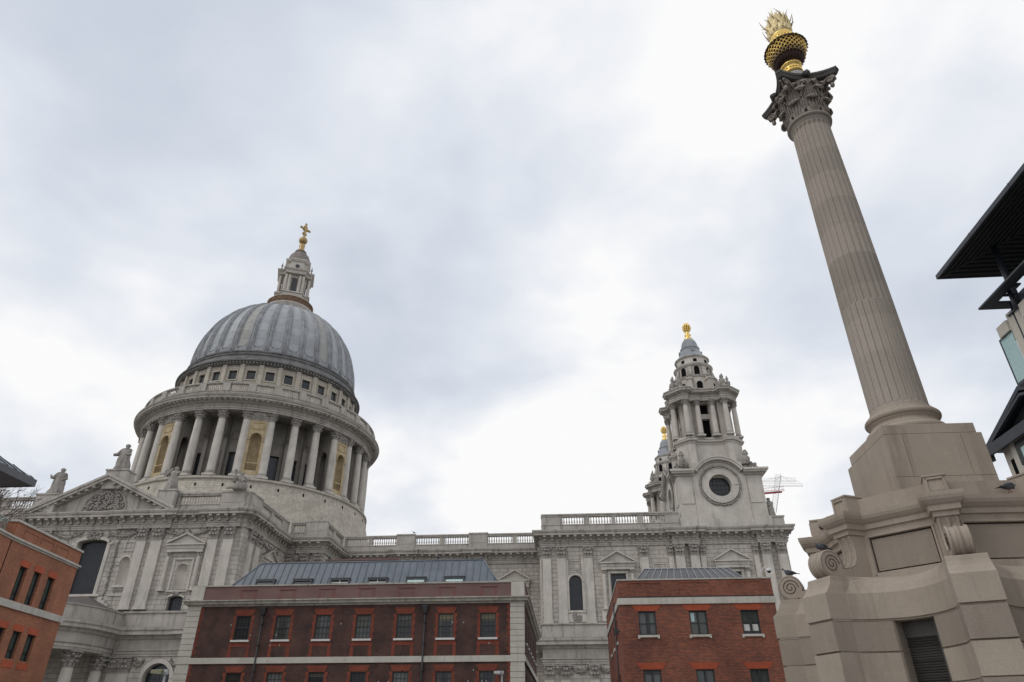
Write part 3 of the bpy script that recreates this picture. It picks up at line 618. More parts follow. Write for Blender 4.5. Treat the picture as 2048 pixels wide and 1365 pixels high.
rb = MB(); rb.box(-79, -40.9, 84.9, 130, 26.8, 27.4); rb.box(-60, -35.2, 99.2, 130, 26.8, 27.38); rb.box(-41, 30.4, 108, 128, 26.8, 27.36); rb.box(-2.9, 30.3, 98.4, 128, 26.8, 27.34); rb.build('flat_roof', LEADT, CA)
# ---------------------------------------------------------------- drum and dome
cx, cy = DC
def ring(T=None): return MB(T)
d0 = MB(); d0.lathe([(24.6, 26), (24.2, 31.5), (23.0, 35.6), (22.25, 38.9), (22.2, 39.05), (22.5, 39.1), (22.55, 39.35), (22.4, 39.5), (22.4, 39.55), (17.2, 39.6)], cx, cy, 128)
drum = d0.build('drum', DRS, CA)
sl = MB()
for k in range(32):
    a = -pi/2+rad(11.25*k+2); sl.T = (lambda c_, s_: lambda x, o, z: (cx+o*c_-x*s_, cy+o*s_+x*c_, z))(cos(a), sin(a)); sl.box(-.13, .13, 22.3, 22.52, 37.6, 38.25)
sl.build('ventilation_slits', VOID, drum)
pw = MB(); 
def polar(a): return (lambda c_, s_: lambda x, o, z: (cx+o*c_-x*s_, cy+o*s_+x*c_, z))(cos(a), sin(a))
# peristyle back wall with windows
for k in range(32):
    a = -pi/2+rad(11.25*k); pw.T = (lambda T: lambda x, o, z: T(x, o+17.2, z))(polar(a)); hw = 17.2*math.tan(rad(5.625))
    wall(pw, -hw, hw, 39.6, 52, [] if k % 4 == 2 else [(-.85, .85, 41.0, 45.6)], .5)
    if k % 4 == 2: continue
    for s in (-1, 1): pw.box(s*hw-.24, s*hw+.24, -.1, .35, 39.6, 50)
    pw.box(-1.05, 1.05, 0, .14, 45.6, 45.85); pw.box(-hw, hw, 0, .12, 48.0, 48.25); strip(pw, arch(0, 48.6, .95, pi, 0, 10), .18, 0, .14)
    for s in (-1, 1): pw.box(s*.98-.1, s*.98+.1, 0, .1, 41, 45.6)
pw.T = None; pw.lathe([(17.2, 52.0), (21.6, 51.95)], cx, cy, 64)
pw.build('peristyle_wall', SHADE, drum)
gl = MB()
for k in range(32):
    if k % 4 == 2: continue
    gl.T = polar(-pi/2+rad(11.25*k)); gl.box(-.85, .85, 16.78, 16.84, 41, 45.6)
gl.build('peristyle_window', DARK, drum)
pcolm, pcolc = corinth(12.05, .70, .60, n=16, ch=1.6); pcolm = pcolm.mesh('peristyle_column', STP); pcolc = pcolc.mesh('peristyle_capital', STD)
for k in range(32):
    th = -pi/2+rad(11.25*k+5.625); x, y = cx+21.15*cos(th), cy+21.15*sin(th)
    inst('peristyle_column', pcolm, (x, y, 39.75), drum, th); inst('column_capital', pcolc, (x, y, 39.75), drum, th)
    if sin(th) < .3:       # radial buttress wall behind each column, pierced by an arch
        b = MB(polar(th)); b.T = (lambda T: lambda x, o, z: T(o, x, z))(polar(th))
        if k % 4 in (0, 3): pass
for k in range(32):
    th = -pi/2+rad(11.25*k+5.625)
    if sin(th) > .45: continue
    b = MB((lambda T: lambda a_, o, z: T(-o, a_, z))(polar(th)))
    for s in (1, ):
        b.T = (lambda T: lambda a_, o, z: T(.3-.0+o, a_, z))(polar(th)); wall(b, 17.1, 20.6, 39.6, 52, [(17.9, 19.9, 39.7, 48.2, 1.0)], .6)
        b.T = (lambda T: lambda a_, o, z: T(-.3+o*0, a_, z))(polar(th)); wall(b, 17.1, 20.6, 39.6, 52, [(17.9, 19.9, 39.7, 48.2, 1.0)], 0)
        b.T = (lambda T: lambda x, o, z: T(x, o+20.6, z))(polar(th)); b.box(-.3, .3, -.02, 0, 39.6, 52)
    b.build('radial_wall', SHADE, drum)
for j in range(8):
    th = -pi/2+rad(22.5+45*j); T = (lambda T: lambda x, o, z: T(x, o+21.2, z))(polar(th))
    b = MB(T); wall(b, -1.75, 1.75, 40.2, 50.3, [(-.95, .95, 41.2, 47.9, .95)], .7)
    nb = b.build('niche_bay', OCH, drum)
    c = MB(T); r = .95
    for zz in (41.2,):
        vs = [(r*cos(pi*i/8), -r*1.15*sin(pi*i/8), z) for z in (41.2, 46.95) for i in range(9)]; c.add(vs, [(i, i+1, i+10, i+9) for i in range(8)], True)
    vs = []
    for jj in range(6):
        t = jj/5*pi/2
        for i in range(17): q = r*(1-.06*(i % 2)); vs.append((q*cos(t)*cos(pi*i/16), -q*1.15*cos(t)*sin(pi*i/16), 46.95+q*sin(t)))
    c.add(vs, [(jj*17+i, jj*17+i+1, (jj+1)*17+i+1, (jj+1)*17+i) for jj in range(5) for i in range(16)]); c.build('niche_shell', mat('shaded_shell_ochre', (.26, .19, .10), (.42, .33, .2), streak=.5, bump=.2, scale=1.8), nb)  # ochre darkened so the colour carries the niche's inner shade
    q = MB(T); strip(q, arch(0, 46.95, .97, pi, 0, 14), .25, 0, .18); q.box(-1.6, -.97, 0, .16, 46.6, 46.85); q.box(.97, 1.6, 0, .16, 46.6, 46.85)
    for z in (48.6, 49.8): q.box(-.95, .95, 0, .1, z, z+.12)
    for s in (-1, 1): q.box(s*.95-.06, s*.95+.06, 0, .1, 48.6, 49.9)
    q.box(-.95, .95, -.05, .09, 42.4, 42.55); q.build('niche_moulding', OCH, nb)
    w_ = MB(T); w_.box(-1.75, 1.75, -3.9, .1, 50.3, 51.9); relief(w_, -1.4, 1.4, 50.5, 51.5, .15, 40, .16); w_.build('carved_relief', STD, nb)
    w_ = MB(T); w_.box(-1.85, 1.85, -.2, .5, 39.6, 40.2); w_.build('niche_plinth', STP, nb)
en = MB(); en.lathe([(20.3, 51.9), (21.75, 51.8), (21.75, 52.05), (21.85, 52.07), (21.85, 52.3), (22.0, 52.4), (21.75, 52.45), (21.75, 53.0), (22.1, 53.1), (22.3, 53.35), (23.3, 53.42), (23.3, 53.7), (23.5, 53.8), (23.6, 54.0), (23.5, 54.1), (22.6, 54.25), (22.4, 54.3), (22.4, 54.95), (22.5, 55.0), (22.5, 55.1), (21.8, 55.1)], cx, cy, 128, smooth=False)
den_ = en.build('drum_entablature', STM, drum)
dt = MB()
for k in range(160):
    th = 2*pi*k/160
    if sin(th) > .5: continue
    dt.T = polar(th); dt.box(-.18, .18, 22.2, 23.1, 53.2, 53.44)
dt.build('dentil_course', STM, den_)
ba = MB(); ba.lathe([(21.85, 56.45), (22.45, 56.45), (22.5, 56.6), (22.45, 56.75), (21.8, 56.8)], cx, cy, 128, smooth=False)
for k in range(32):
    ba.T = polar(-pi/2+rad(11.25*k+5.625)); ba.box(-.65, .65, 21.75, 22.52, 55.1, 56.5)
gb = ba.build('stone_gallery_parapet', STM, drum)
for k in range(32):
    th = -pi/2+rad(11.25*k)
    if sin(th) > .6: continue
    b = MB()
    for i in range(8):
        a = th+rad(11.25)*((i+.5)/8-.5)*.66; baluster(b, cx+22.15*cos(a), cy+22.15*sin(a), 55.1, 56.45, .13, 6)
    b.build('gallery_balustrade', STP, gb)
gf = MB(); gf.lathe([(22, 54.6), (16, 54.7)], cx, cy, 64); gf.build('gallery_floor', LEADT, drum)
at = MB()
for k in range(32):
    at.T = (lambda T: lambda x, o, z: T(x, o+17.3, z))(polar(-pi/2+rad(11.25*k))); hw = 17.3*math.tan(rad(5.625))
    wall(at, -hw, hw, 54.6, 63.1, [(-.78, .78, 59.9, 61.75)], .5)
    at.box(-1.0, 1.0, 0, .1, 61.75, 61.95); at.box(-1.0, 1.0, 0, .13, 59.65, 59.88); at.box(-1., -.8, 0, .08, 59.9, 61.75); at.box(.8, 1., 0, .08, 59.9, 61.75)
    for s in (-1, 1): at.box(s*hw-.42*(1 if s > 0 else 1), s*hw+.42, -.1, .3, 55, 62.9) if s > 0 else None
attic = at.build('attic_wall', DRS, CA)
for k in range(32):
    b = MB(polar(-pi/2+rad(11.25*k))); b.box(-.78, .78, 16.92, 16.98, 59.9, 61.75); w_ = b.build('attic_window', DARK, attic)
ac = MB(); ac.lathe([(17.3, 62.9), (17.75, 62.9), (17.8, 63.1), (18.1, 63.3), (18.45, 63.35), (18.5, 63.6), (18.3, 63.7), (17.9, 63.9), (17.5, 64.6), (17.3, 65.0), (17.3, 65.2), (17.45, 65.3), (17.45, 65.5), (17.1, 65.6), (17.05, 65.9), (17.2, 66.0), (17.2, 66.25), (16.9, 66.35)], cx, cy, 128, smooth=False); ac.build('attic_cornice', mat('dark_weathered_ring', (.09, .09, .092), (.22, .215, .21), streak=.85, bump=.3, scale=1.3), attic)
ad_ = MB()
for k in range(180):
    th = 2*pi*k/180
    if sin(th) > .5: continue
    ad_.T = polar(th); ad_.box(-.12, .12, 17.7, 18.15, 63.08, 63.3)
ad_.build('dentil_course', STM, attic)
# dome shell: 32 sunk panels between ribs
def domer(t):   # t 0..1 up the profile
    a = t*rad(79); return 16.65*cos(a)**.97, 66.4+18.5*sin(a)**.885
vs = []; nT, nZ = 32*14, 64; dm = MB()
for j in range(nZ+1):
    t = j/nZ; r, z = domer(t)
    for i in range(nT):
        f = ((i/14.)+.5) % 1-.5          # position within one rib bay
        w = abs(f); ww_ = .30
        zb = 67.3+ (0 if w < .001 else .9*(1-sqrt(max(0, 1-(w/ww_)**2)))) if w < ww_ else 1e9
        d = 0
        if w < ww_ and z > zb: d = -.26
        elif ww_ <= w < .36: d = .16 if z > 67.4 else .08
        elif .36 <= w < .42: d = -.02
        else: d = .14
        k = max(0, 1-t)**.5
        a = -pi/2+2*pi*i/nT; rr = r+d*min(1, .35+k); vs.append((cx+rr*cos(a), cy+rr*sin(a), z))
def inpanel(i, j):
    f = abs((((i+.5)/14.)+.5) % 1-.5); z = domer((j+.5)/nZ)[1]
    return f < .30 and z > 67.35+.95*(1-sqrt(max(0, 1-(f/.30)**2))) and j < nZ-3
dm.add(vs, [(j*nT+i, j*nT+(i+1) % nT, (j+1)*nT+(i+1) % nT, (j+1)*nT+i) for j in range(nZ) for i in range(nT) if not inpanel(i, j)], False)
dome = dm.build('dome', LEADR, CA)
for k in range(32):
    b = MB(); b.v = vs; b.f = [(j*nT+i % nT, j*nT+(i+1) % nT, (j+1)*nT+(i+1) % nT, (j+1)*nT+i % nT) for j in range(nZ) for i in range(14*k-7, 14*k+7) if inpanel(i, j)]
    b.f = [tuple(x % len(vs) for x in f) for f in b.f]; used = sorted({x for f in b.f for x in f}); ix = {u: n_ for n_, u in enumerate(used)}
    b.v = [vs[u] for u in used]; b.f = [tuple(ix[x] for x in f) for f in b.f]; b.sm = [True]*len(b.f); b.build('dome_panel', LEADS if k in (0, 5) else LEAD, dome)
    a0_ = -pi/2+2*pi*k/32; b = MB(); pts = []
    for i in range(-8, 9):
        w = i/8*.31; zz = 67.3+.95*(1-sqrt(max(0, 1-(w/.311)**2))); t_ = math.asin(min(1, ((zz-66.4)/18.5)**(1/.885))); r = 16.65*cos(t_)**.97+.12; a = a0_+2*pi*w/32
        pts.append((cx+r*cos(a), cy+r*sin(a), zz))
    b.tube(pts, .07, 4); b.build('panel_rim', LEADR, dome)
rb_ = MB()
for k in range(32):
    for s in (-.43, .43):
        a = -pi/2+2*pi*(k+s)/32
        if sin(a) > .6: continue
        pts = []
        for j in range(0, 25): r, z = domer(j/24*.98); pts.append((cx+(r+.12)*cos(a), cy+(r+.12)*sin(a), z))
        rb_.tube(pts, [.16*(1-.55*j/24) for j in range(25)], 5)
rb_.build('dome_ribs', LEADR, dome)
# lantern
lx, ly = -60.05, 126.4
ln = MB(); ln.lathe([(4.5, 83.2), (4.5, 84.5), (4.7, 84.7), (5.0, 85.4), (5.15, 85.6), (5.15, 85.85), (4.2, 85.9)], lx, ly, 40)
sq = [(-2.2, -3.6), (2.2, -3.6), (2.2, -2.9), (2.9, -2.2), (3.6, -2.2), (3.6, 2.2), (2.9, 2.2), (2.2, 2.9), (2.2, 3.6), (-2.2, 3.6), (-2.2, 2.9), (-2.9, 2.2), (-3.6, 2.2), (-3.6, -2.2), (-2.9, -2.2), (-2.2, -2.9)]
rot_ = rad(0)
def sqp(k=1., rot=rad(22)): return [(lx+k*(x*cos(rot)-y*sin(rot)), ly+k*(x*sin(rot)+y*cos(rot))) for x, y in sq]
ln.prism([(p[0], p[1]) for p in sqp(1.0)], 85.8, 89.2, 'z'); ln.sweep(sqp(), [(0, 88.9), (.25, 89.0), (.25, 89.25), (0, 89.4)], True)
ln.prism(sqp(.72), 89.2, 94.6, 'z')
ln.sweep(sqp(.98), [(-.5, 94.4), (.05, 94.4), (.05, 94.7), (.12, 94.75), (.12, 95.1), (.45, 95.2), (.58, 95.5), (.4, 95.6), (-1., 95.9)], True); ln.prism(sqp(.9), 94.5, 95.6, 'z')
ln.prism(sqp(.66), 95.6, 98.6, 'z'); ln.sweep(sqp(.66), [(0, 98.4), (.2, 98.5), (.4, 98.9), (.45, 99.2), (.2, 99.35), (-.5, 99.5)], True)
lan = ln.build('lantern', STP, CA)
lr = MB(); lr.lathe([(4.9, 87.15), (5.1, 87.15), (5.1, 87.28), (4.9, 87.28)], lx, ly, 40, smooth=False); 
lr.lathe([(4.93, 85.85), (4.93, 87.1)], lx, ly, 40)
for k in range(64):
    a = 2*pi*k/64; lr.tube([(lx+5.02*cos(a), ly+5.02*sin(a), 85.85), (lx+5.06*cos(a+.05), ly+5.06*sin(a+.05), 86.5), (lx+5.0*cos(a), ly+5.0*sin(a), 87.45 if k % 4 == 0 else 87.2)], .075, 4)
lr.build('golden_gallery_rail', mat('rusty_gilt_rail', (.17, .085, .045), (.30, .20, .12), rough=.6, streak=.6, scale=4, metal=.2), lan)
lo_, lcp = corinth(5.2, .31, .27, n=10, ch=.6); lo_ = lo_.mesh('lantern_column', STP)
lw = MB()
for q in range(4):
    a = rad(22)+q*pi/2; T = (lambda c_, s_: lambda x, o, z: (lx+x*c_+o*s_, ly+x*s_-o*c_, z))(cos(a), sin(a))
    lw.T = T; lw.box(-.6, .6, 2.6, 2.7, 90, 93.6); lw.lathe([(.01, 0), (.01, 0)], 0, 0, 3) if 0 else None
    n_ = 12; lw.add([(.5*cos(2*pi*i/n_), 2.42, 97.2+.5*sin(2*pi*i/n_)) for i in range(n_)], [tuple(range(n_))])
    for x in (-1.9, -1.15, 1.15, 1.9):
        p = T(x, 3.2, 89.3); inst('lantern_column', lo_, p, lan)
lw.build('lantern_window', DARK, lan)
lc = MB(); lc.lathe([(2.65, 99.3), (2.6, 99.8), (2.45, 100.6), (2.1, 101.5), (1.6, 102.1), (1.2, 102.4), (1.2, 102.5), (1.35, 102.6), (1.35, 102.85), (1.0, 102.95)], lx, ly, 16); lc.build('lantern_cupola', mat('brown_lead', (.15, .125, .11), (.24, .21, .19), rough=.6, streak=.5), lan)
lg = MB(); lg.lathe([(1.0, 102.9), (.95, 103.3), (.7, 103.7), (.62, 104.4), (.72, 104.9), (.6, 105.3), (.3, 105.5)], lx, ly, 16, rf=lambda a: 1+.13*sin(a*8)); lg.ball((lx, ly, 106.5), 1.02, 20, 14)
lg.tube([(lx, ly, 107.3), (lx, ly, 108.3)], [.3, .2], 8); lg.build('golden_ball', GOLDO, lan)
cr_ = MB(); cr_.box(lx-.2, lx+.2, ly-.18, ly+.18, 108, 111.6); cr_.box(lx-1.15, lx+1.15, ly-.19, ly+.19, 109.9, 110.3)
for p in ((lx-1.2, 110.1), (lx+1.2, 110.1), (lx, 111.6)):
    cr_.ball((p[0], ly, p[1]), (.33, .25, .33), 8, 5)
for s in (-1, 1): cr_.ball((lx+s*.4, ly, 108.6), (.28, .2, .5), 6, 4); cr_.ball((lx+s*.42, ly, 109.7), (.3, .2, .3), 6, 4); cr_.ball((lx+s*.35, ly, 110.7), (.22, .2, .35), 6, 4)
ca_, sa_ = cos(rad(55)), sin(rad(55)); cr_.v = [(lx+(x-lx)*ca_-(y-ly)*sa_, ly+(x-lx)*sa_+(y-ly)*ca_, z) for x, y, z in cr_.v]
cr_.build('golden_cross', GOLDO, lan)
lu2 = MB()
for x, y in ((-2.4, -3.2), (-3.3, -2.3), (2.4, -3.2), (3.3, -2.3), (3.3, 2.3), (-3.3, 2.3)):
    X_, Y_ = lx+x*cos(rad(22))-y*sin(rad(22)), ly+x*sin(rad(22))+y*cos(rad(22))
    lu2.lathe([(.1, 95.5), (.22, 95.8), (.1, 96.1), (.26, 96.5), (.2, 96.8), (.05, 97.3), (.01, 97.9)], X_, Y_, 8)
lu2.build('lantern_urns', STD, lan)
# ---------------------------------------------------------------- bell towers (local origin at tower axis)
tcm, tcc = corinth(6.1, .43, .37, n=12, ch=.95); tcm = tcm.mesh('bell_column', STP); tcc = tcc.mesh('capital', STD)
TWR = (23.0, 103.9)
def towers():
    H = 6.1
    b = MB(); b.box(-H, H, -H, H, 26, 30.3); b.box(-3.75, 3.75, -H-.18, H+.18, 27.5, 30.45); b.box(-H-.18, H+.18, -3.74, 3.74, 27.5, 30.44)
    b.box(-3.9, 3.9, -H-.4, -H, 27.4, 28.7); b.box(-H-.25, -3.95, -H-.35, -3, 27.4, 28.95); b.box(3.95, H+.25, -H-.35, -3, 27.4, 28.95)
    b.box(-H+.35, H-.35, -H+.35, H-.35, 34.9, 36.3)
    CORN = [(0, 34.9), (.1, 35.0), (.25, 35.15), (.3, 35.35), (.75, 35.4), (.8, 35.65), (.95, 35.8), (.95, 35.95), (0, 36.1)]
    oc = [(0, -H)]
    for q in range(4):
        a = q*pi/2; T = (lambda c_, s_: lambda x, o, z: (x*c_+(H+o)*s_, x*s_-(H+o)*c_, z))(cos(a), sin(a)); b.T = T
        # face wall with a round opening
        n_ = 28; zc = 33.55; r = 1.62; hw = H; zt, zb_ = 37.0, 30.3
        def edge(t):   # point of the outer square-ish boundary in direction t (arched head)
            c_, s_ = cos(t), sin(t); k = min(3.55/abs(c_) if abs(c_) > 1e-6 else 1e9, (3.55 if s_ > 0 else zc-zb_)/abs(s_) if abs(s_) > 1e-6 else 1e9); return (c_*k, zc+s_*k)
        ang = sorted([2*pi*i/n_ for i in range(n_)]+[atan2(3.55, 3.55), pi-atan2(3.55, 3.55), pi+atan2(zc-zb_, 3.55), 2*pi-atan2(zc-zb_, 3.55)])
        for i in range(len(ang)):
            t0, t1 = ang[i], ang[(i+1) % len(ang)]
            p0, p1 = (r*cos(t0), zc+r*sin(t0)), (r*cos(t1), zc+r*sin(t1)); q0, q1 = edge(t0), edge(t1)
            b.add([(p0[0], .12, p0[1]), (p1[0], .12, p1[1]), (q1[0], .12, q1[1]), (q0[0], .12, q0[1])], [(0, 1, 2, 3)])
            b.add([(p0[0], .12, p0[1]), (p1[0], .12, p1[1]), (p1[0]*.97, -.9, zc+(p1[1]-zc)*.97), (p0[0]*.97, -.9, zc+(p0[1]-zc)*.97)], [(0, 1, 2, 3)])
        b.box(-H+.01, -3.55, -.4, 0, 30.3, 35); b.box(3.55, H-.01, -.4, 0, 30.3, 35)
        for s in (-1, 1):
            x0, x1 = sorted((s*3.95, s*5.75)); b.box(x0, x1, 0, .1, 31.0, 34.5)
            b.box(min(s*3.55, s*3.75), max(s*3.55, s*3.75), -.4, .16, 30.3, 35)
            pth = [(s*4.05, 0), (s*H, 0)]
            for o, z in ((.3, 35.15), (.75, 35.5), (.95, 35.85)):
                pass
        aa = math.acos(3.6/4.25) if 0 else rad(32)
        b.prism([(3.6*cos(rad(a_))/1., zc+3.6*sin(rad(a_))) for a_ in range(30, 151, 6)], -1.5, .05, 'y')
        strip(b, arch(0, zc, 3.55, rad(148), rad(32), 22), .22, -1.4, .35); strip(b, arch(0, zc, 3.75, rad(148), rad(32), 22), .35, -1.5, .85); strip(b, arch(0, zc, 4.08, rad(146), rad(34), 22), .18, -1.5, .98)
        for s in (-1, 1):
            x0, x1 = sorted((s*3.5, s*(H+.95)))
            b.box(*sorted((s*3.5, s*(H+.3-.01*(q%2)))), -.2, .3, 35.1+.004*(q%2), 35.402+.004*(q%2)); b.box(*sorted((s*3.5, s*(H+.75-.01*(q%2)))), -.2, .75, 35.4+.004*(q%2), 35.66+.004*(q%2)); b.box(*sorted((s*3.5, s*(H+.95-.01*(q%2)))), -.2, .95, 35.66+.004*(q%2), 35.95+.004*(q%2))
            for i in range(14): x = s*(3.75+i*.19); b.box(x-.05, x+.05, .3, .5, 35.22, 35.4)
            b.box(*sorted((s*3.5, s*(H-.2))), -1, -.004, 34.4, 35.9)
        for i in range(30):
            t = rad(32+116*(i+.5)/30); b.ball((3.85*cos(t), .5, zc+3.68*sin(t)), (.07, .2, .07), 5, 4) if 0 else b.prism([(3.62*cos(t-.013), zc+3.62*sin(t-.013)), (3.62*cos(t+.013), zc+3.62*sin(t+.013)), (3.8*cos(t+.013), zc+3.8*sin(t+.013)), (3.8*cos(t-.013), zc+3.8*sin(t-.013))], .34, .55, 'y')
        # ring frame
        strip(b, arch(0, zc, 1.62, 2*pi, 0, 40), .95, .1, .3); strip(b, arch(0, zc, 2.55, 2*pi, 0, 40), .08, .1, .4)
    b.T = None
    root = b.build('bell_tower', STP, CA); root.location = (TWR[0]+20, TWR[1]-100, 0)
    # meshes above were built with the cathedral offset: undo it
    root.data.transform(Matrix.Translation((-20, 100, 0)))
    kids = []
    def kid(mb, name, m_): 
        me = mb.mesh(name, m_); o = bpy.data.objects.new(name, me); S.collection.objects.link(o); o.parent = root; kids.append(o); return o
    gr = MB(); vo = MB(); gc = MB()
    for q in range(4):
        a = q*pi/2; T = (lambda c_, s_: lambda x, o, z: (x*c_+(H+o)*s_, x*s_-(H+o)*c_, z))(cos(a), sin(a)); gr.T = T; vo.T = T; gc.T = T
        for i in range(84):
            t = 2*pi*i/84; gr.ball((2.86*cos(t)+R(-.06, .06), .26, 33.55+2.86*sin(t)+R(-.06, .06)), (R(.13, .22), .16, R(.12, .2)), 6, 4)
        vo.add([(1.75*cos(2*pi*i/24), -.75, 33.55+1.75*sin(2*pi*i/24)) for i in range(24)], [tuple(range(24))])
        for x in (-.8, -.27, .27, .8): gc.box(x-.02, x+.02, -.7, -.66, 32, 35.1)
        for z in (32.6, 33.2, 33.9, 34.5): gc.box(-1.6, 1.6, -.71, -.67, z-.02, z+.02)
    kid(gr, 'garland_ring', STD); kid(vo, 'round_opening', DARK); kid(gc, 'opening_grille', SASH)
    # carved corner trophies + urns
    cu = MB()
    for sx in (-1, 1):
        for sy in (-1, 1):
            for i in range(60): cu.ball((sx*(4.9+R(-1.1, 1.0)), sy*(4.9+R(-1.1, 1.0)), 36.1+abs(R(0, 1.15))**1.2), (R(.12, .3), R(.12, .3), R(.12, .28)), 6, 4)
            cu.lathe([(.3, 36.6), (.25, 37), (.42, 37.4), (.55, 37.9), (.52, 38.2), (.25, 38.5), (.38, 38.7), (.45, 38.8), (.2, 39.4), (.05, 39.5)], sx*4.75, sy*4.75, 10, rf=lambda a: 1+.1*sin(a*7))
    kid(cu, 'carved_corner_urns', STD)
    # podium
    def plan(k, card=4.35, cw=2.1, d0=4.9, d1=3.2):
        base = [(-cw, -card*.94), (0, -card*.9), (cw, -card*.94), (cw+.35, -d0), (d1, -d0), (d0, -d1), (d0, -cw-.35), (card*.94, -cw)]
        P = []
        for q in range(4):
            c_, s_ = cos(q*pi/2), sin(q*pi/2); P += [(k*(x*c_-y*s_), k*(x*s_+y*c_)) for x, y in base[1:]]
        return P
    pd = MB(); pd.prism(plan(1.0), 35.9, 41.2, 'z')
    pd.sweep(plan(1.0), [(-.05, 40.7), (.08, 40.75), (.12, 41.0), (.4, 41.1), (.45, 41.35), (.3, 41.5), (.12, 41.55), (.1, 41.9), (-.5, 41.95)], True); pd.prism(plan(1.0), 41.2, 41.9, 'z')
    # core with openings
    core = []
    for q in range(4):
        a = q*pi/2; T = (lambda c_, s_: lambda x, o, z: (x*c_+(3.35+o)*s_, x*s_-(3.35+o)*c_, z))(cos(a), sin(a)); pd.T = T
        wall(pd, -1.75, 1.75, 41.9, 48.2, [(-.72, .72, 41.95, 45.3), (-.72, .72, 46.1, 47.9)], .8)
        pd.box(-1.75, -1.4, 0, .15, 41.9, 48.2); pd.box(1.4, 1.75, 0, .15, 41.9, 48.2)
        for s in (-1, 1): pd.box(s*2.45-.42, s*2.45+.42, -.9, .35, 41.9, 48.2)
        a += pi/4; T = (lambda c_, s_: lambda x, o, z: (x*c_+(3.7+o)*s_, x*s_-(3.7+o)*c_, z))(cos(a), sin(a)); pd.T = T
        pd.box(-1.3, 1.3, -.6, 0, 41.9, 48.2); pd.box(-.5, .5, 0, .5, 41.9, 48.2)
    pd.T = None; kid(pd, 'belfry', STP)
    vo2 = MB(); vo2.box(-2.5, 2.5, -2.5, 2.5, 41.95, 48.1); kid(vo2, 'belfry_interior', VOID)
    E2 = [(-.8, 48.1), (0, 48.1), (.02, 48.35), (.08, 48.38), (.08, 48.6), (.2, 48.7), (.02, 48.72), (.02, 49.05), (.2, 49.15), (.25, 49.3), (.62, 49.35), (.65, 49.6), (.8, 49.75), (.8, 49.9), (0, 50.05), (-1, 50.1)]
    en2 = MB(); en2.sweep(plan(1.06), E2, True); en2.prism(plan(.95), 48.12, 50.05, 'z')
    for i in range(len(plan(1.06))):
        P_ = plan(1.06); p, q2 = P_[i], P_[(i+1) % len(P_)]; Ls = hypot(q2[0]-p[0], q2[1]-p[1]); u = ((q2[0]-p[0])/Ls, (q2[1]-p[1])/Ls); en2.T = F(p[0], p[1], *u); k = int(Ls/.26)
        for j in range(k): a = (j+.5)*Ls/k; en2.box(a-.07, a+.07, .2, .42, 49.16, 49.33)
    en2.T = None; kid(en2, 'belfry_entablature', STM)
    for q in range(4):
        c_, s_ = cos(q*pi/2), sin(q*pi/2)
        for x, y in ((-1.15, -4.25), (1.15, -4.25), (3.05, -4.75), (4.75, -3.05)):
            for me, nm in ((tcm, 'bell_column'), (tcc, 'column_capital')):
                o = bpy.data.objects.new(nm, me); S.collection.objects.link(o); o.parent = root; o.location = (x*c_-y*s_, x*s_+y*c_, 41.95); kids.append(o)
    # attic stage with consoles and urns
    st = MB()
    st.prism(plan(.86), 50.05, 50.5, 'z'); st.lathe([(3.45, 50.3), (3.45, 52.7), (3.6, 52.8), (3.75, 53.05), (3.3, 53.2), (2.95, 53.3)], 0, 0, 32, smooth=False)
    for k in range(8):
        a = pi/8+k*pi/4; st.T = polar2(a); st.box(-.35, .35, 3.2, 4.5, 50.3, 52.0); st.prism([(3.2, 52.0), (4.5, 52.0), (4.45, 52.3), (3.9, 52.6), (3.5, 53.3), (3.0, 55), (2.9, 55)], -.3, .3, 'x'); st.box(-.5, .5, 3.3, 4.65, 52.0, 52.25); st.T = None
    st.lathe([(2.85, 53.2), (2.85, 55.0), (3.0, 55.1), (3.2, 55.35), (3.25, 55.5), (2.9, 55.6), (2.65, 55.8), (2.6, 56.9), (2.8, 57.0), (2.9, 57.15), (2.5, 57.2)], 0, 0, 32, smooth=False)
    kid(st, 'upper_stage', STP)
    ow = MB()
    for k in range(8):
        a = k*pi/4; ow.T = polar2(a)
        ow.prism([(-.45, 50.6), (.45, 50.6)]+arch(0, 51.5, .45, 0, pi, 8), 3.3, 3.5, 'y'); ow.prism([(-.42, 53.3), (.42, 53.3)]+arch(0, 54.6, .42, 0, pi, 8), 2.7, 2.9, 'y') if k % 2 == 0 or 1 else None
        ow.box(-.28, .28, 2.5, 2.66, 56.0, 56.55)
    kid(ow, 'upper_openings', VOID)
    uu = MB()
    for k in range(8):
        a = pi/8+k*pi/4; uu.lathe([(.22, 52.2), (.12, 52.4), (.3, 52.75), (.34, 53.0), (.12, 53.15), (.16, 53.3), (.2, 53.4), (.03, 53.9)], 4.2*cos(a), 4.2*sin(a), 8)
    for sx, sy in ((1, -1), (-1, -1), (1, 1), (-1, 1)):
        for t in (-.5, .5):
            uu.lathe([(.3, 50.4), (.18, 50.7), (.42, 51.1), (.45, 51.5), (.15, 51.8), (.22, 52.0), (.26, 52.1), (.04, 52.7)], sx*(3.9+t), sy*(3.9-t), 8)
    kid(uu, 'stone_urns', STD)
    cp = MB(); cp.lathe([(2.85, 57.1), (2.8, 57.25), (2.35, 57.6), (1.95, 58.2), (1.7, 58.9), (1.5, 59.35), (1.62, 59.5), (1.62, 59.65), (1.42, 59.8), (1.35, 60.4), (1.15, 61.0), (.85, 61.45), (.75, 61.5)], 0, 0, 32, rf=lambda a: 1+.015*abs(sin(a*8)))
    for k in range(4): a = k*pi/2; cp.T = polar2(a); cp.box(-.25, .25, 1.7, 1.95, 58.5, 59.1); cp.T = None
    kid(cp, 'lead_cupola', LEADT)
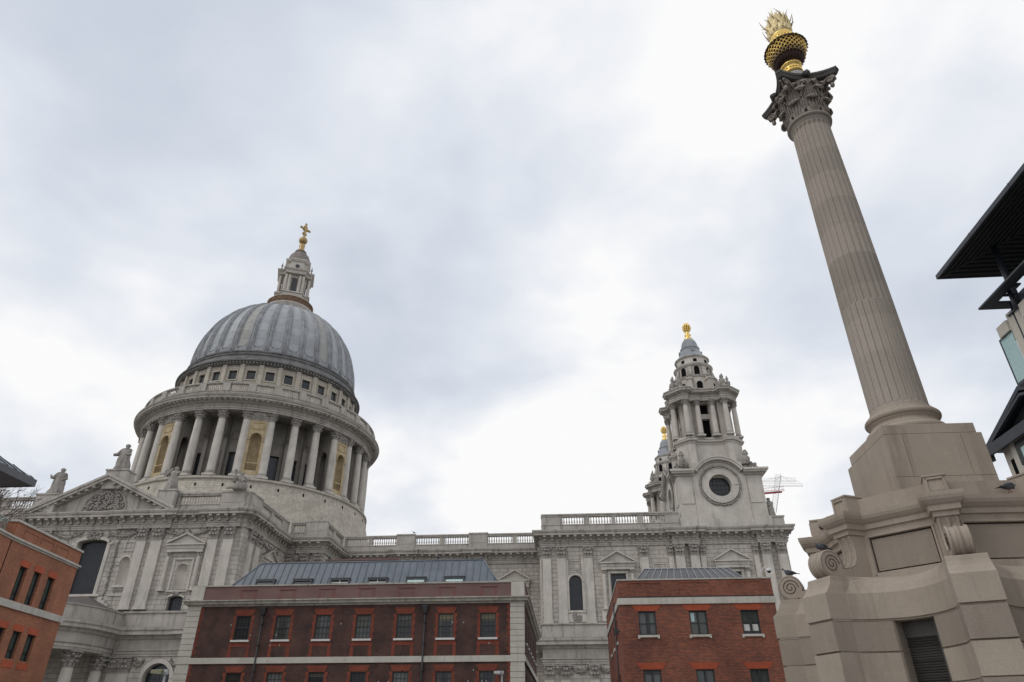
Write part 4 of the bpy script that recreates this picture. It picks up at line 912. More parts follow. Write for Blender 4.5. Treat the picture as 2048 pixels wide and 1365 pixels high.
    pn = MB(); pn.lathe([(.75, 61.5), (.8, 61.7), (.55, 61.85), (.35, 62.2), (.6, 62.5), (.4, 62.75), (.32, 63.1), (.35, 63.3), (.62, 63.4), (.35, 63.5)], 0, 0, 12, rf=lambda a: 1+.12*sin(a*6))
    for r_, z in ((.55, 63.6), (.68, 63.8), (.72, 64.05), (.68, 64.3), (.55, 64.5), (.38, 64.7), (.15, 64.85)):
        for k in range(10): a = 2*pi*k/10+z*3; pn.ball((r_*.85*cos(a), r_*.85*sin(a), z), .17, 6, 4)
    kid(pn, 'gilded_pine_cone', GOLD)
    # second tower, a copy with all its parts
    r2_ = root.copy(); S.collection.objects.link(r2_); r2_.location = (24.4+20, 149.6-100, 0); r2_.parent = CA
    for o in kids: c = o.copy(); S.collection.objects.link(c); c.parent = r2_
def polar2(a):
    c_, s_ = cos(a), sin(a); return lambda x, o, z: (o*c_-x*s_, o*s_+x*c_, z)
towers()
bb = MB(); bb.box(16.9, 29.1, 143.5, 155.7, 0, 27); bb.box(-3, 16.9, 150, 155.6, 0, 27); bb.box(-60, -3, 144, 146, 0, 27); bb.build('south_range', ST, CA)
# ---------------------------------------------------------------- statues
def figure(name, label, x, y, z, h, face, lean=0, arms=(), seed=1, seated=False, group='stone statues on the transept roofline'):
    """robed figure as one continuous skin with drapery folds"""
    rr = random.Random(seed); k = h/3.6; m_ = MB(); c_, s_ = cos(face), sin(face)
    prof = [(0, .62, .55, .18), (.35, .60, .52, .2), (.9, .56, .46, .17), (1.5, .52, .42, .13), (1.9, .50, .40, .09), (2.2, .44, .36, .06), (2.55, .52, .38, .04), (2.8, .56, .34, .03), (2.95, .46, .3, .0), (3.03, .2, .2, 0), (3.12, .15, .16, 0), (3.2, .19, .21, 0), (3.34, .24, .27, 0), (3.5, .22, .25, 0), (3.6, .1, .12, 0)]
    if seated: prof = [(0, .8, .75, .14), (.4, .82, .85, .12), (.9, .8, .9, .1), (1.3, .72, .8, .08), (1.5, .5, .45, .06), (2.0, .5, .38, .05), (2.3, .52, .34, .02), (2.42, .4, .28, 0), (2.5, .18, .18, 0), (2.58, .15, .16, 0), (2.68, .22, .24, 0), (2.82, .24, .26, 0), (2.96, .2, .22, 0), (3.05, .09, .1, 0)]
    rings = []; n = 22
    for (zz, rx, ry, f) in prof:
        ph = rr.random(); R_ = []
        for i in range(n):
            a = 2*pi*i/n; q = 1+1.5*f*sin(5*a+zz*1.3+seed)+f*.9*sin(9*a-zz*2)
            px = rx*1.28*q*cos(a)+lean*zz*.1; py = ry*1.2*q*sin(a)+.06*sin(zz*2)
            R_.append((x+k*(px*c_-py*s_), y+k*(px*s_+py*c_), z+k*zz))
        rings.append(R_)
    m_.loft(rings, True)
    for A in arms: m_.tube([(x+k*(p[0]*c_-p[1]*s_), y+k*(p[0]*s_+p[1]*c_), z+k*p[2]) for p in A], [k*.27, k*.24, k*.17, k*.11][:len(A)], 8)
    # head features: beard/nose masses and hair
    o = m_.build(name, STD); tag(o, label, 'statue', group); return o
def pedestal(x0, x1, y0, y1, z0, z1): 
    b = MB(); b.box(x0, x1, y0, y1, z0, z1-.2); b.box(x0-.12, x1+.12, y0-.12, y1+.12, z1-.2, z1); b.build('statue_pedestal', STM, CA)
pedestal(-69.1, -66.2, 83.2, 84.9, 27.4, 30.0); pedestal(-60.6, -57.7, 83.4, 85.4, 30.5, 33.2); pedestal(-52.5, -50.2, 83.3, 84.8, 27.4, 30.2)
figure('statue', 'bearded stone figure with outstretched arm on the left end of the pediment', -67.3, 84.1, 30.0, 3.75, .2, arms=[[(-.45, 0, 2.75), (-.7, -.25, 2.2), (-.85, -.5, 2.15), (-1.0, -.55, 2.5)], [(.45, 0, 2.75), (.72, -.1, 2.2), (.4, -.4, 1.9)]], seed=2)
figure('statue', 'stone figure with reaching hand on the apex of the pediment', -59.4, 84.4, 33.2, 3.9, .1, lean=.3, arms=[[(-.4, 0, 2.75), (-.7, -.3, 2.1), (-1.15, -.5, 2.0)], [(.45, 0, 2.7), (.7, -.2, 2.2), (.35, -.45, 2.1)]], seed=5)
figure('statue', 'slender stone figure holding a frame at the right end of the pediment', -51.3, 84.0, 30.2, 3.3, -.1, lean=.2, arms=[[(-.4, 0, 2.75), (-.8, -.3, 2.6), (-1.25, -.3, 2.9)], [(.4, 0, 2.7), (.7, -.2, 2.4), (.9, -.2, 2.8)], [(-1.2, -.3, 2.9), (-1.0, -.3, 2.2), (-.3, -.3, 3.3)]], seed=7)
figure('statue', 'seated stone figure with raised staff on the parapet corner pedestal', -42.0, 84.1, 30.05, 2.9, .3, arms=[[(-.4, 0, 2.2), (-.8, -.3, 1.9), (-1.0, -.3, 2.3)], [(-1.0, -.3, 1.2), (-1.1, -.3, 3.3)], [(.4, 0, 2.2), (.75, -.4, 1.6), (.5, -.8, 1.5)], [(-.3, -.2, .4), (-1.3, -.4, .3), (-2.0, -.4, .12)]], seed=9, seated=True)
figure('statue', "hunched stone figure beside the west tower's round opening, in front of the crane", 29.9, 99.4, 28.9, 3.2, .4, arms=[[(-.4, 0, 2.7), (-.7, -.3, 2.2), (-.3, -.5, 2.2)]], seed=12)
pedestal(28.2, 31.0, 97.6, 100.6, 27.4, 29.0)
# ============================================================ CENTRAL BRICK BUILDING
B = thing('brick_chapter_house', 'long dark brown brick building with red window dressings, grey metal roof and stone quoins', 'building', (-15.5, 52, 0))
T52 = FY(52); BX0, BX1 = -28.0, -2.95
wcs = [-23.6, -20.62, -17.62, -14.63, -11.64, -8.61, -5.56]; rows = [(7.98, 9.63), (4.15, 5.85), (.9, 2.6)]
def holes(cs, rows, hw): return [(c-hw, c+hw, r[0], r[1]) for c in cs for r in rows]
bw_ = MB(T52); wall(bw_, BX0+.1, BX1-.1, 0, 10.4, holes(wcs, rows, .56), .12); bw_.T = FXp(BX1-.1)
swc = [56, 59, 62, 65, 68, 71]; wall(bw_, 52, 74, 0, 10.4, holes(swc, rows, .5), .12); bw_.T = FXm(BX0+.1); wall(bw_, -74, -52, 0, 10.4)
bw_.build('wall', BR1, B)
def surround(T, c, z0, z1, parent, zlow, hw=.56):
    m_ = MB(T); o = .012
    m_.prism([(c-hw-.02, z1+.0), (c+hw+.02, z1), (c+hw+.22, z1+.42), (c-hw-.22, z1+.42)], 0, .02, 'y')
    for s in (-1, 1):
        for i in range(int((z1-z0+.9)/.24)):
            z = z1-.24*(i+1); w = .17 if i % 2 else .25; x0, x1 = sorted((c+s*(hw+.005), c+s*(hw+w))); m_.box(x0, x1, 0, o, max(z, zlow), z+.24)
    m_.box(c-hw-.1, c+hw+.1, 0, o+.002, z0-.45, z0-.15); 
    for s in (-1, 1): x0, x1 = sorted((c+s*(hw-.02), c+s*(hw+.24))); m_.box(x0, x1, 0, o+.001, zlow, z0-.6)
    m_.build('window_dressing', BR1R, parent)
DIM1 = mat('painted_reflection_glass', (.03, .032, .033), (.06, .06, .055), rough=.2, scale=3); DIM2 = mat('grey_green_glass', (.045, .052, .05), (.075, .082, .078), rough=.15, scale=4, spec=.6); CURT = mat('dim_curtain', (.07, .07, .065), (.12, .118, .11), rough=.5, scale=4)  # paler panes put warm light and reflections into the glass colour
def sash(T, c, z0, z1, parent, hw=.56, cols=4, rws=4, blind=None):
    f = MB(T); fw_ = .07
    f.box(c-hw, c-hw+fw_, -.12, -.06, z0, z1); f.box(c+hw-fw_, c+hw, -.12, -.06, z0, z1); f.box(c-hw+fw_, c+hw-fw_, -.12, -.06, z1-fw_, z1); f.box(c-hw+fw_, c+hw-fw_, -.12, -.06, z0, z0+fw_)
    zm = (z0+z1)/2; f.box(c-hw+fw_, c+hw-fw_, -.13, -.05, zm-.03, zm+.03)
    for i in range(1, cols): x = c-hw+2*hw*i/cols; f.box(x-.013, x+.013, -.12, -.09, z0, z1)
    for i in range(1, rws): 
        z = z0+(z1-z0)*i/rws
        if abs(z-zm) > .05: f.box(c-hw, c+hw, -.119, -.091, z-.013, z+.013)
    w = f.build('window', SASH, parent)
    g_ = MB(T); g_.box(c-hw+.01, c+hw-.01, -.2, -.14, z0, z1); g_.build('pane', random.choice((DARK, DARK, DIM1, DIM2)), w)
    if random.random() < .55:
        b = MB(T); t_ = random.choice((.18, .3, .45, .8)); b.box(c-hw+.07, c+hw-.07, -.1395, -.136, z1-(z1-z0)*t_, z1-.05) if random.random() < .5 else (b.box(c-hw+.07, c-hw+.07+.16*(1+t_), -.1395, -.136, z0+.05, z1-.05), b.box(c+hw-.07-.14*(1+t_), c+hw-.07, -.1395, -.136, z0+.05, z1-.05)); b.build('curtain', random.choice((CURT, CURT, DIM2)), w)
    s = MB(T); s.box(c-hw-.13, c+hw+.13, -.02, .1, z0-.13, z0); s.build('sill', WHITE, w)
q = MB(T52)
for x, s_ in ((BX0+1.0, 1), (BX1-1.02, -1)):
    z = .1; i = 0
    while z < 10.2:
        if not (6.3 < z+.1 < 6.85): x0, x1 = sorted((x, x+s_*(.14 if i % 2 else .24))); q.box(x0, x1, 0, .008, z, min(z+.23, 10.25))
        z += .234; i += 1
q.build('quoin_edge_brick', BR1R, B)
q = MB(T52); rr_ = random.Random(2)
for i in range(16): x, z = rr_.uniform(-26.5, -4.5), rr_.choice((7.6, 8.3, 9.0, 5.9, 5.2)); q.box(x-.035, x+.035, 0, .02, z-.05, z+.05)
q.build('tie_plates', GALV, B)
BLIND = mat('net_curtain_glass', (.10, .11, .11), (.16, .17, .165), rough=.3); YEL = mat('yellowish_blind_glass', (.13, .115, .07), (.2, .17, .10), rough=.3)
for ri, (z0, z1) in enumerate(rows):
    for ci, c in enumerate(wcs):
        if ri == 2: sash(T52, c, z0, z1, B); continue
        surround(T52, c, z0, z1, B, 6.79 if ri == 0 else 3.2); sash(T52, c, z0, z1, B, blind=None)
        if ri == 0 and ci in (5, 6) or ri == 1 and ci in (1, 4):
            b = MB(T52); b.box(c-.48, c+.48, -.139, -.135, z1-(.5 if ri == 0 else 1.2), z1-.06); b.build('window_blind', YEL if ri == 0 else BLIND, B)
for ri, (z0, z1) in enumerate(rows):
    for c in swc: sash(FXp(BX1-.1), c, z0, z1, B, .5)
q = MB()
q.sweep([(BX0-.05, 74), (BX0-.05, 51.97), (BX1-.0, 51.97), (BX1-.0, 74)][:], [(0, 6.42), (.05, 6.42), (.05, 6.79), (0, 6.82)], caps=False); q.build('string_course', LIME, B)
q = MB(T52)
for x0, x1 in ((BX0, BX0+1.0), (BX1-1.02, BX1)):
    z = 0; i = 0
    while z < 10.28:
        z1 = min(z+.385, 10.3)
        if not (6.3 < z+.2 < 6.85): q.box(x0, x1, -.3, .07, z+.015, z1-.012)
        q.box(x0+.02, x1-.02, -.3, .035, z, z1); z = z1; i += 1
q.box(BX0, BX0+1.0, -.6, .07, 10.62, 11.72); q.box(BX1-.95, BX1, -.6, .07, 10.62, 11.72)
q.build('quoins', LIME, B, bevel=.01)
q = MB(); pth = [(BX0, 74), (BX0, 52), (BX1, 52), (BX1, 74)]
q.sweep(pth, [(-.4, 10.28), (.06, 10.28), (.1, 10.38), (.28, 10.42), (.3, 10.55), (.42, 10.62), (.42, 10.7), (-.4, 10.78)], caps=False)
q.sweep([(BX0, 74), (BX0, 52), (BX1, 52), (BX1, 74)], [(-.45, 11.70), (.06, 11.70), (.06, 11.8), (-.45, 11.84)], caps=False); q.build('stone_cornice', mat('stained_cornice_limestone', (.33, .31, .26), (.50, .475, .42), streak=.9, scale=2.6, bump=.2, grime=(.07, .065, .05)), B)
q = MB(T52); q.box(BX0+1, BX1-.95, -.4, 0, 10.7, 11.7); q.T = FXp(BX1-.04); q.box(52.3, 74, -.4, 0, 10.7, 11.7); q.build('parapet', BR1P, B)
q = MB(T52)
for c in wcs: q.box(c-.62, c+.62, 0, .05, 11.42, 11.5); q.box(c-.62, c-.42, 0, .012, 10.75, 11.42); q.box(c+.42, c+.62, 0, .012, 10.75, 11.42)
q.build('parapet_panels', mat('red_panel_brick', (.9, .9, .9), (1.1, 1.1, 1.1), brick=((.19, .045, .042), (.13, .032, .034), (.24, .17, .15), .012)), B)
for px, zt in ((-22.16, 9.75), (-10.13, 9.75)):
    q = MB(T52); q.tube([(px, .12, 0), (px, .12, zt)], .06, 8); q.frus(px-.12, px+.12, .0, .22, zt-.1, zt+.35, .08); q.box(px-.22, px+.22, 0, .3, zt+.35, zt+.42)
    for z in (2, 4, 5.9, 7.6, 9): q.box(px-.1, px+.1, 0, .2, z, z+.06)
    q.build('downpipe', IRON, B)
# mansard roof
ry0, ry1, rz0, rz1 = 52.9, 54.3, 11.55, 13.85
q = MB(); q.add([(-25.9, ry0, rz0), (-4.75, ry0, rz0), (-6.25, ry1, rz1), (-24.0, ry1, rz1), (-25.9, 73, rz0), (-4.75, 73, rz0), (-6.25, 71.6, rz1), (-24.0, 71.6, rz1)], [(0, 1, 2, 3), (1, 5, 6, 2), (3, 2, 6, 7), (0, 3, 7, 4), (4, 7, 6, 5)])
roof = q.build('roof', LSEAM, B)
q = MB(); k = 38
for i in range(k+1):
    t = i/k; xb = -25.9+21.15*t
    xt = max(-24.0, min(-6.25, xb)); 
    if xb < -24.0: tt = (xb+25.9)/1.9
    elif xb > -6.25: tt = (-4.75-xb)/1.5
    else: tt = 1
    if tt < .05: continue
    q.tube([(xb, ry0-.02, rz0+.03), (xb+(0), ry0+(ry1-ry0)*tt-.02, rz0+(rz1-rz0)*tt+.03)], .03, 4)
for a, b in (((-25.9, ry0, rz0), (-24, ry1, rz1)), ((-4.75, ry0, rz0), (-6.25, ry1, rz1)), ((-24, ry1, rz1), (-6.25, ry1, rz1))): q.tube([(a[0], a[1], a[2]+.03), (b[0], b[1], b[2]+.03)], .055, 6)
q.build('roof_seams', mat('seam_zinc', (.13, .15, .175), (.19, .21, .235), rough=.5, metal=.2), roof)
for c in (-23.0, -20.07, -17.13, -14.2, -11.25, -8.3):
    def P(x, t, o): dy_, dz_ = ry1-ry0, rz1-rz0; h = hypot(dy_, dz_); return (x, ry0+dy_*t-o*dz_/h, rz0+dz_*t+o*dy_/h)
    T_ = lambda a, o, z: P(a, z, o)
    q = MB(T_); q.box(c-.75, c-.66, 0, .14, .0, .34); q.box(c+.66, c+.75, 0, .14, 0, .34); q.box(c-.66, c+.66, 0, .14, .29, .34); q.box(c-.8, c+.8, 0, .17, .34, .37)
    w = q.build('skylight', IRON, roof); q = MB(T_); q.box(c-.66, c+.66, .02, .07, 0, .29); q.build('skylight_pane', GLS if c > -12 else DARK, w)
    if c > -18: q = MB(T_); q.box(c-.02, c+.02, .07, .11, 0, .29); q.box(c-.66, c+.66, .07, .1, .2, .22); q.build('skylight_bar', WHITE, w)
q = MB(); q.box(-25.6, -5.0, 52.78, 52.9, 11.5, 11.62); q.build('lead_gutter', SOFF, roof)
for x, h_ in ((-18.7, .5), (-9.9, .35)):
    q = MB(); q.tube([(x, 54.6, 13.7), (x, 54.6, 13.85+h_)], .06, 8); q.lathe([(.11, 13.83+h_), (.11, 13.9+h_), (.02, 13.95+h_)], x, 54.6, 10); q.build('vent_pipe', IRON, roof)
q = MB(); q.box(-20.6, -14.5, 60, 62, 11, 15.1); q.sweep([(-20.6, 62), (-20.6, 60), (-14.5, 60), (-14.5, 62)], [(0, 15.05), (.12, 15.1), (.12, 15.2), (.2, 15.25), (.2, 15.4), (-.5, 15.4)], caps=False); q.build('roof_plant_wall', BR1P, B)
# ============================================================ RIGHT-HAND RED BRICK BUILDING
B = thing('red_brick_block', 'bright red brick office block with flat arches and dark grey casement windows', 'building', (8, 45, 0))
T45 = FY(45); cs = [4.95, 8.02, 11.12]; rows = [(7.15, 8.5), (3.92, 5.26), (.8, 2.2)]
q = MB(T45); hs = holes(cs, rows, .525); wall(q, 3.31, 12.75, 0, 10.33, hs, .16)
q.T = FXm(3.31); shs = [(-b, -a, z0, z1) for a, b in ((48, 49), (51.5, 52.5), (55, 56)) for z0, z1 in rows]; wall(q, -60, -45, 0, 10.33, shs, .16)
q.T = FXp(12.75); wall(q, 45, 60, 0, 10.33)
q.build('wall', BR2, B)
q = MB(T45)
for c in cs:
    for z0, z1 in rows: q.prism([(c-.64, z1+.02), (c+.64, z1+.02), (c+.9, z1+.36), (c-.9, z1+.36)], 0, .018, 'y')
q.build('flat_arches', BR2H, B)
q = MB(); pth = [(3.31, 60), (3.31, 45), (12.75, 45), (12.75, 60)]
q.sweep(pth, [(0, 8.9), (.07, 8.9), (.07, 9.27), (-.02, 9.3)], caps=False); q.sweep(pth, [(-.35, 10.33), (.04, 10.33), (.04, 10.41), (-.35, 10.42)], caps=False); q.build('string_course', LIME, B)
q = MB(T45); q.box(3.28, 12.78, -.03, .012, 9.31, 9.37); q.build('lead_flashing', SOFF, B)
q = MB(T45)
for c in (4.95, 8.02, 11.12): q.box(c-.95, c+.95, .0, .03, 10.16, 10.22); q.box(c-.97, c-.93, 0, .02, 9.5, 10.16); q.box(c+.93, c+.97, 0, .02, 9.5, 10.16)
q.build('parapet_panels', BR2, B)
def casement(T, c, z0, z1, parent, hw=.525, glassm=DARK):
    f = MB(T); w = .06
    f.box(c-hw, c-hw+w, -.16, -.08, z0, z1); f.box(c+hw-w, c+hw, -.16, -.08, z0, z1); f.box(c-hw+w, c+hw-w, -.16, -.08, z1-w, z1); f.box(c-hw+w, c+hw-w, -.16, -.08, z0, z0+w); f.box(c-w*.9, c+w*.9, -.155, -.07, z0+w, z1-w); f.box(c-hw+w, c+hw-w, -.15, -.1, z0+(z1-z0)*.48, z0+(z1-z0)*.48+.025)
    o = f.build('window', IRON, parent); g_ = MB(T); g_.box(c-hw+.01, c+hw-.01, -.24, -.17, z0, z1); g_.build('pane', glassm, o)
    s = MB(T); s.box(c-hw-.12, c+hw+.12, -.04, .08, z0-.13, z0); s.box(c-hw-.12, c-hw+.0, 0, .1, z0-.2, z0-.13); s.box(c+hw, c+hw+.12, 0, .1, z0-.2, z0-.13); s.build('sill', LIME, o)
TG = mat('tinted_office_glass', (.045, .055, .05), (.075, .085, .08), rough=.12, spec=.6)
for c in cs:
    for z0, z1 in rows: casement(T45, c, z0, z1, B, glassm=TG)
for a, b_, z0, z1 in shs: casement(FXm(3.31), (a+b_)/2, z0, z1, B, .5)
for c, x0, x1, z0, z1, m_ in ((4.95, .18, .40, 7.3, 8.4, BLIND), (4.95, -.44, -.08, 7.25, 8.43, BLIND), (11.12, -.42, -.08, 7.35, 7.72, WHITE), (11.12, .08, .42, 7.35, 7.72, WHITE), (8.02, -.42, -.2, 7.9, 8.4, GLS), (11.12, -.42, .4, 4.0, 4.6, BLIND), (4.95, -.42, .42, 4.0, 5.0, BLIND)):
    b = MB(T45); b.box(c+x0, c+x1, -.169, -.165, z0, z1); b.build('window_blind', m_, B)
q = MB(); q.add([(4.35, 45.6, 10.25), (11.6, 45.6, 10.25), (10.75, 47.2, 11.45), (5.3, 47.2, 11.45), (4.35, 58, 10.25), (11.6, 58, 10.25), (10.75, 56.5, 11.45), (5.3, 56.5, 11.45)], [(0, 1, 2, 3), (1, 5, 6, 2), (3, 2, 6, 7), (0, 3, 7, 4), (4, 7, 6, 5)]); roof = q.build('roof', mat('dark_lead_roof', (.075, .075, .082), (.11, .11, .12), rough=.45, streak=.3), B)
q = MB()
for i in range(1, 14):
    xb = 4.35+7.25*i/14; xt = 5.3+5.45*i/14; q.tube([(xb, 45.58, 10.28), (xt, 47.18, 11.48)], .022, 4)
q.tube([(4.35, 45.6, 10.28), (5.3, 47.2, 11.48), (10.75, 47.2, 11.48), (11.6, 45.6, 10.28)], .035, 5); q.build('roof_seams', mat('pale_lead_roll', (.38, .39, .40), rough=.5), roof)
q = MB(); q.tube([(3.31-.1, 48.6, 0), (3.31-.1, 48.6, 9.6)], .05, 8); q.build('downpipe', IRON, B)
# cctv camera on its swan-neck pole, wall lamps
c = thing('cctv_camera', 'white domed security camera on a bent pole above the red brick parapet', 'security camera', (12.2, 45.2, 10.4))
q = MB(); q.tube([(12.15, 45.2, 10.3), (12.25, 45.15, 10.75), (12.5, 45.1, 11.0), (12.72, 45.05, 11.02)], .03, 8); q.build('bracket', CAMW, c)
q = MB(); q.lathe([(.02, 10.98), (.13, 10.95), (.15, 10.85), (.15, 10.78)], 12.75, 45.05, 12); q.build('housing', CAMW, c); q = MB(); q.ball((12.75, 45.05, 10.76), (.12, .12, .11), 12, 8); q.build('lens_dome', IRON, c)
c = thing('wall_floodlight', 'small black floodlight on the left side wall of the red brick block', 'floodlight', (3.1, 45.9, 7.4)); q = MB(); q.box(2.95, 3.2, 45.75, 46.0, 7.3, 7.6); q.build('housing', IRON, c, bevel=.02); q = MB(); q.tube([(3.2, 45.87, 7.45), (3.31, 45.87, 7.5)], .03, 6); q.build('bracket', IRON, c)
def post_lamp(x, y, z, w, label, dark):
    c = thing('post_floodlight', label, 'floodlight', (x, y, 0)); q = MB(); q.tube([(x+.12, y, 0), (x+.12, y, z-.05)], .045, 8); q.build('post', GALV, c)
    q = MB(); q.add([(x-w, y-.15, z-.02), (x+.05, y-.18, z-.06), (x+.05, y+.18, z-.06), (x-w, y+.15, z-.02), (x-w, y-.12, z+.1), (x+.05, y-.15, z+.12), (x+.05, y+.15, z+.12), (x-w, y+.12, z+.1)], [(0, 3, 2, 1), (4, 5, 6, 7), (0, 1, 5, 4), (1, 2, 6, 5), (2, 3, 7, 6), (3, 0, 4, 7)]); q.build('lamp_head', dark, c, bevel=.02)
    q = MB(); q.box(x+.05, x+.22, y-.05, y+.05, z-.05, z+.12); q.ball((x+.14, y, z+.03), .08, 8, 6); q.build('bracket', GALV, c)
post_lamp(-14.55, 26.2, 3.75, .38, 'small floodlight on a post low at the left before the arched window', mat('olive_lamp_housing', (.17, .17, .10), (.21, .21, .13), rough=.5))
post_lamp(-3.6, 39.8, 4.72, .3, 'small floodlight on a post before the lower right window of the dark brick building', GALV)
# ============================================================ LEFT ORANGE BRICK BUILDING
B = thing('orange_brick_building', 'pale orange brick building with narrow slit windows and stone bands at the left', 'building', (-30.5, 42, 0))
P0 = (-30.54, 42.13); U = (-.129, .9916)
TL = F(P0[0], P0[1], *U)    # travel away from the camera; right of travel = +X
Ws = [(-5.6, -4.9), (-4.2, -3.45), (-2.72, -1.95)]; W2 = [(-5.75, -5.0), (-4.28, -3.47), (-2.85, -2.04)]
hs = [(a, b_, 8.23, 10.0) for a, b_ in Ws]+[(a, b_, 5.5, 6.86) for a, b_ in W2]+[(a, b_, 2.4, 4.0) for a, b_ in W2]
q = MB(TL); wall(q, -7.12, 0, 0, 12.0, hs, .22); 
U2 = (-.22, .9755); P2 = (P0[0]-U[0]*7.12, P0[1]-U[1]*7.12); TL2 = F(P2[0], P2[1], *U2); hs2 = [(-3.2, -2.5, 5.5, 6.86), (-5, -4.3, 5.5, 6.86), (-3.2, -2.5, 8.2, 10)]; q.T = TL2; wall(q, -20, 0, 0, 11.05, hs2, .22)
q.T = F(P0[0], P0[1], -U[1], U[0]); wall(q, 0, 12, 0, 12.0)
q.T = F(P2[0], P2[1], U[1], -U[0]); wall(q, -9, 0, 10.8, 12.0)
q.build('wall', BR3, B)
q = MB(TL)
for a, b_, z0, z1 in hs: q.box(a-.1, b_+.1, 0, .02, z1, z1+.33)
for a, b_, z0, z1 in hs[3:]: q.box(a-.1, b_+.1, 0, .02, z0-.42, z0-.1)
q.T = TL2
for a, b_, z0, z1 in hs2: q.box(a-.1, b_+.1, 0, .02, z1, z1+.33)
q.build('flat_arches', BR3H, B)
q = MB(TL)
for a, b_ in ((-6.3, -4.9), (-4.6, -3.2), (-2.9, -1.5)): q.box(a, b_, 0, .03, 11.75, 11.8); q.box(a, a+.04, 0, .025, 11.3, 11.75); q.box(b_-.04, b_, 0, .025, 11.3, 11.75)
q.build('parapet_panels', BR3, B)
q = MB(TL); q.box(-7.2, .06, -.4, .07, 12.0, 12.12)
pr = [(0, 11.02), (.05, 11.02), (.05, 11.1), (.14, 11.12), (.14, 11.22), (0, 11.26)]
q.T = None
e0 = (P0[0]+U[0]*.0, P0[1]+U[1]*.0); q.sweep([(P2[0]-U2[0]*20, P2[1]-U2[1]*20), P2, e0, (P0[0]-U[1]*6, P0[1]+U[0]*6)], pr, caps=False)
q.sweep([P2, e0, (P0[0]-U[1]*6, P0[1]+U[0]*6)], [(0, 7.84), (.09, 7.84), (.09, 8.19), (0, 8.22)], caps=False); q.build('stone_bands', LIME, B)
q = MB(TL); q.box(-7.17, -7.1, -.05, .012, 0, 11.0); q.build('expansion_joint', VOID, B)
GG = mat('greenish_slit_glass', (.06, .085, .07), (.10, .13, .11), rough=.15, spec=.6)
for (T_, H_) in ((TL, hs), (TL2, hs2)):
    for a, b_, z0, z1 in H_:
        f = MB(T_); f.box(a, a+.05, -.22, -.14, z0, z1); f.box(b_-.05, b_, -.22, -.14, z0, z1); f.box(a+.05, b_-.05, -.22, -.14, z1-.05, z1); f.box(a+.05, b_-.05, -.22, -.14, z0, z0+.05); f.box(a+.3, a+.34, -.215, -.15, z0+.05, z1-.05); f.box(a+.05, b_-.05, -.21, -.16, z0+.42, z0+.46)
        w = f.build('window', IRON, B); g_ = MB(T_); g_.box(a+.01, b_-.01, -.3, -.23, z0, z1); g_.build('pane', GG, w)
# roof terrace: glass balustrade and shrub
c = thing('glass_balustrade', 'glass balustrade with a thin rail on the near roof terrace of the orange brick building', 'balustrade', (P2[0], P2[1], 11.2))
q = MB(TL2); q.box(-9, -.1, -.5, -.46, 12.05, 12.1); 
for a in (-.15, -1.6, -3.1): q.box(a-.03, a+.03, -.5, -.46, 11.25, 12.05)
q.build('rail', GALV, c)
bg = bpy.data.materials.new('clear_glass'); bg.use_nodes = True; pb = bg.node_tree.nodes['Principled BSDF']; pb.inputs['Base Color'].default_value = (.75, .85, .82, 1); pb.inputs['Transmission Weight'].default_value = .9; pb.inputs['Roughness'].default_value = .03; pb.inputs['IOR'].default_value = 1.1
q = MB(TL2); q.box(-9, -.1, -.49, -.47, 11.26, 12.04); q.build('glass_panel', bg, c)
def foliage(mb, c, r, n, size, seed, up=.3):
    rr = random.Random(seed)
    for i in range(n):
        u = [rr.gauss(0, 1) for _ in range(3)]; h = sqrt(sum(t*t for t in u)); k = rr.random()**.4
        p = [c[j]+u[j]/h*r[j]*k for j in range(3)]
        d = Vector([rr.gauss(0, 1), rr.gauss(0, 1), rr.gauss(0, .7)+up]).normalized(); e_ = d.orthogonal().normalized(); e_.rotate(Matrix.Rotation(rr.random()*6.28, 3, d)); s_ = size*rr.uniform(.6, 1.3); f2 = d.cross(e_)
        p = Vector(p); mb.add([tuple(p-d*s_), tuple(p+e_*s_*.35), tuple(p+d*s_), tuple(p-e_*s_*.35+f2*s_*.1)], [(0, 1, 2, 3)])
c = thing('terrace_shrub', 'dark green shrub behind the glass balustrade at the left edge', 'shrub', (P2[0]-1.0, P2[1]-1.2, 11.0))
q = MB()
for k in range(6):
    px, py, _ = TL2(-.7-k*.9, -1.3, 0); foliage(q, (px, py, 11.85+.1*(k % 2)), (.6, .6, .75), 1100, .1, k)
q.build('crown', LEAF, c); q = MB()
for k in range(6): px, py, _ = TL2(-.7-k*.9, -1.3, 0); q.tube([(px, py, 10.9), (px+.1, py, 11.7)], .03, 6)
q.build('stem', TWIG, c)
q = MB(TL2); q.box(-9, -.2, -2.2, -.9, 10.6, 11.3); o = q.build('planter', SOFF); tag(o, 'dark planter trough under the terrace shrub', 'planter')
# ============================================================ PAVILION WITH METAL ROOF (far left)
B = thing('cream_pavilion', 'cream walled building with a low grey metal hipped roof cut by the left edge', 'building', (-38, 41, 0))
ex, ey, ez = -35.4, 42.1, 16.5
q = MB(); q.box(-48, ex-2.4, 22, ey-1.0, 0, ez-.3); q.build('wall', CREAM, B)
q = MB(); 
for k in range(4): q.box(ex-2.4, ex-2.25, ey-1.2-k*3.2, ey-.98-k*3.2, 0, ez-.3)
q.box(-48, ex-2.3, 22, ey-.95, ez-1.3, ez-1.15); q.build('wall_ribs', CREAM, B)
q = MB(); q.sweep([(ex, 20), (ex, ey), (-60, ey)][::-1] if 0 else [(ex, 10), (ex, ey), (-60, ey)], [(0, 0)]) if 0 else None
q.box(-50, ex, 20, ey, ez-.02, ez+.02); q.box(ex-.1, ex+.05, 20, ey+.05, ez-.05, ez+.42); q.box(-50, ex-.1, ey-.1, ey+.05, ez-.05, ez+.42)
q.build('eaves', mat('mid_grey_fascia', (.10, .105, .115), (.13, .135, .145), rough=.5), B)
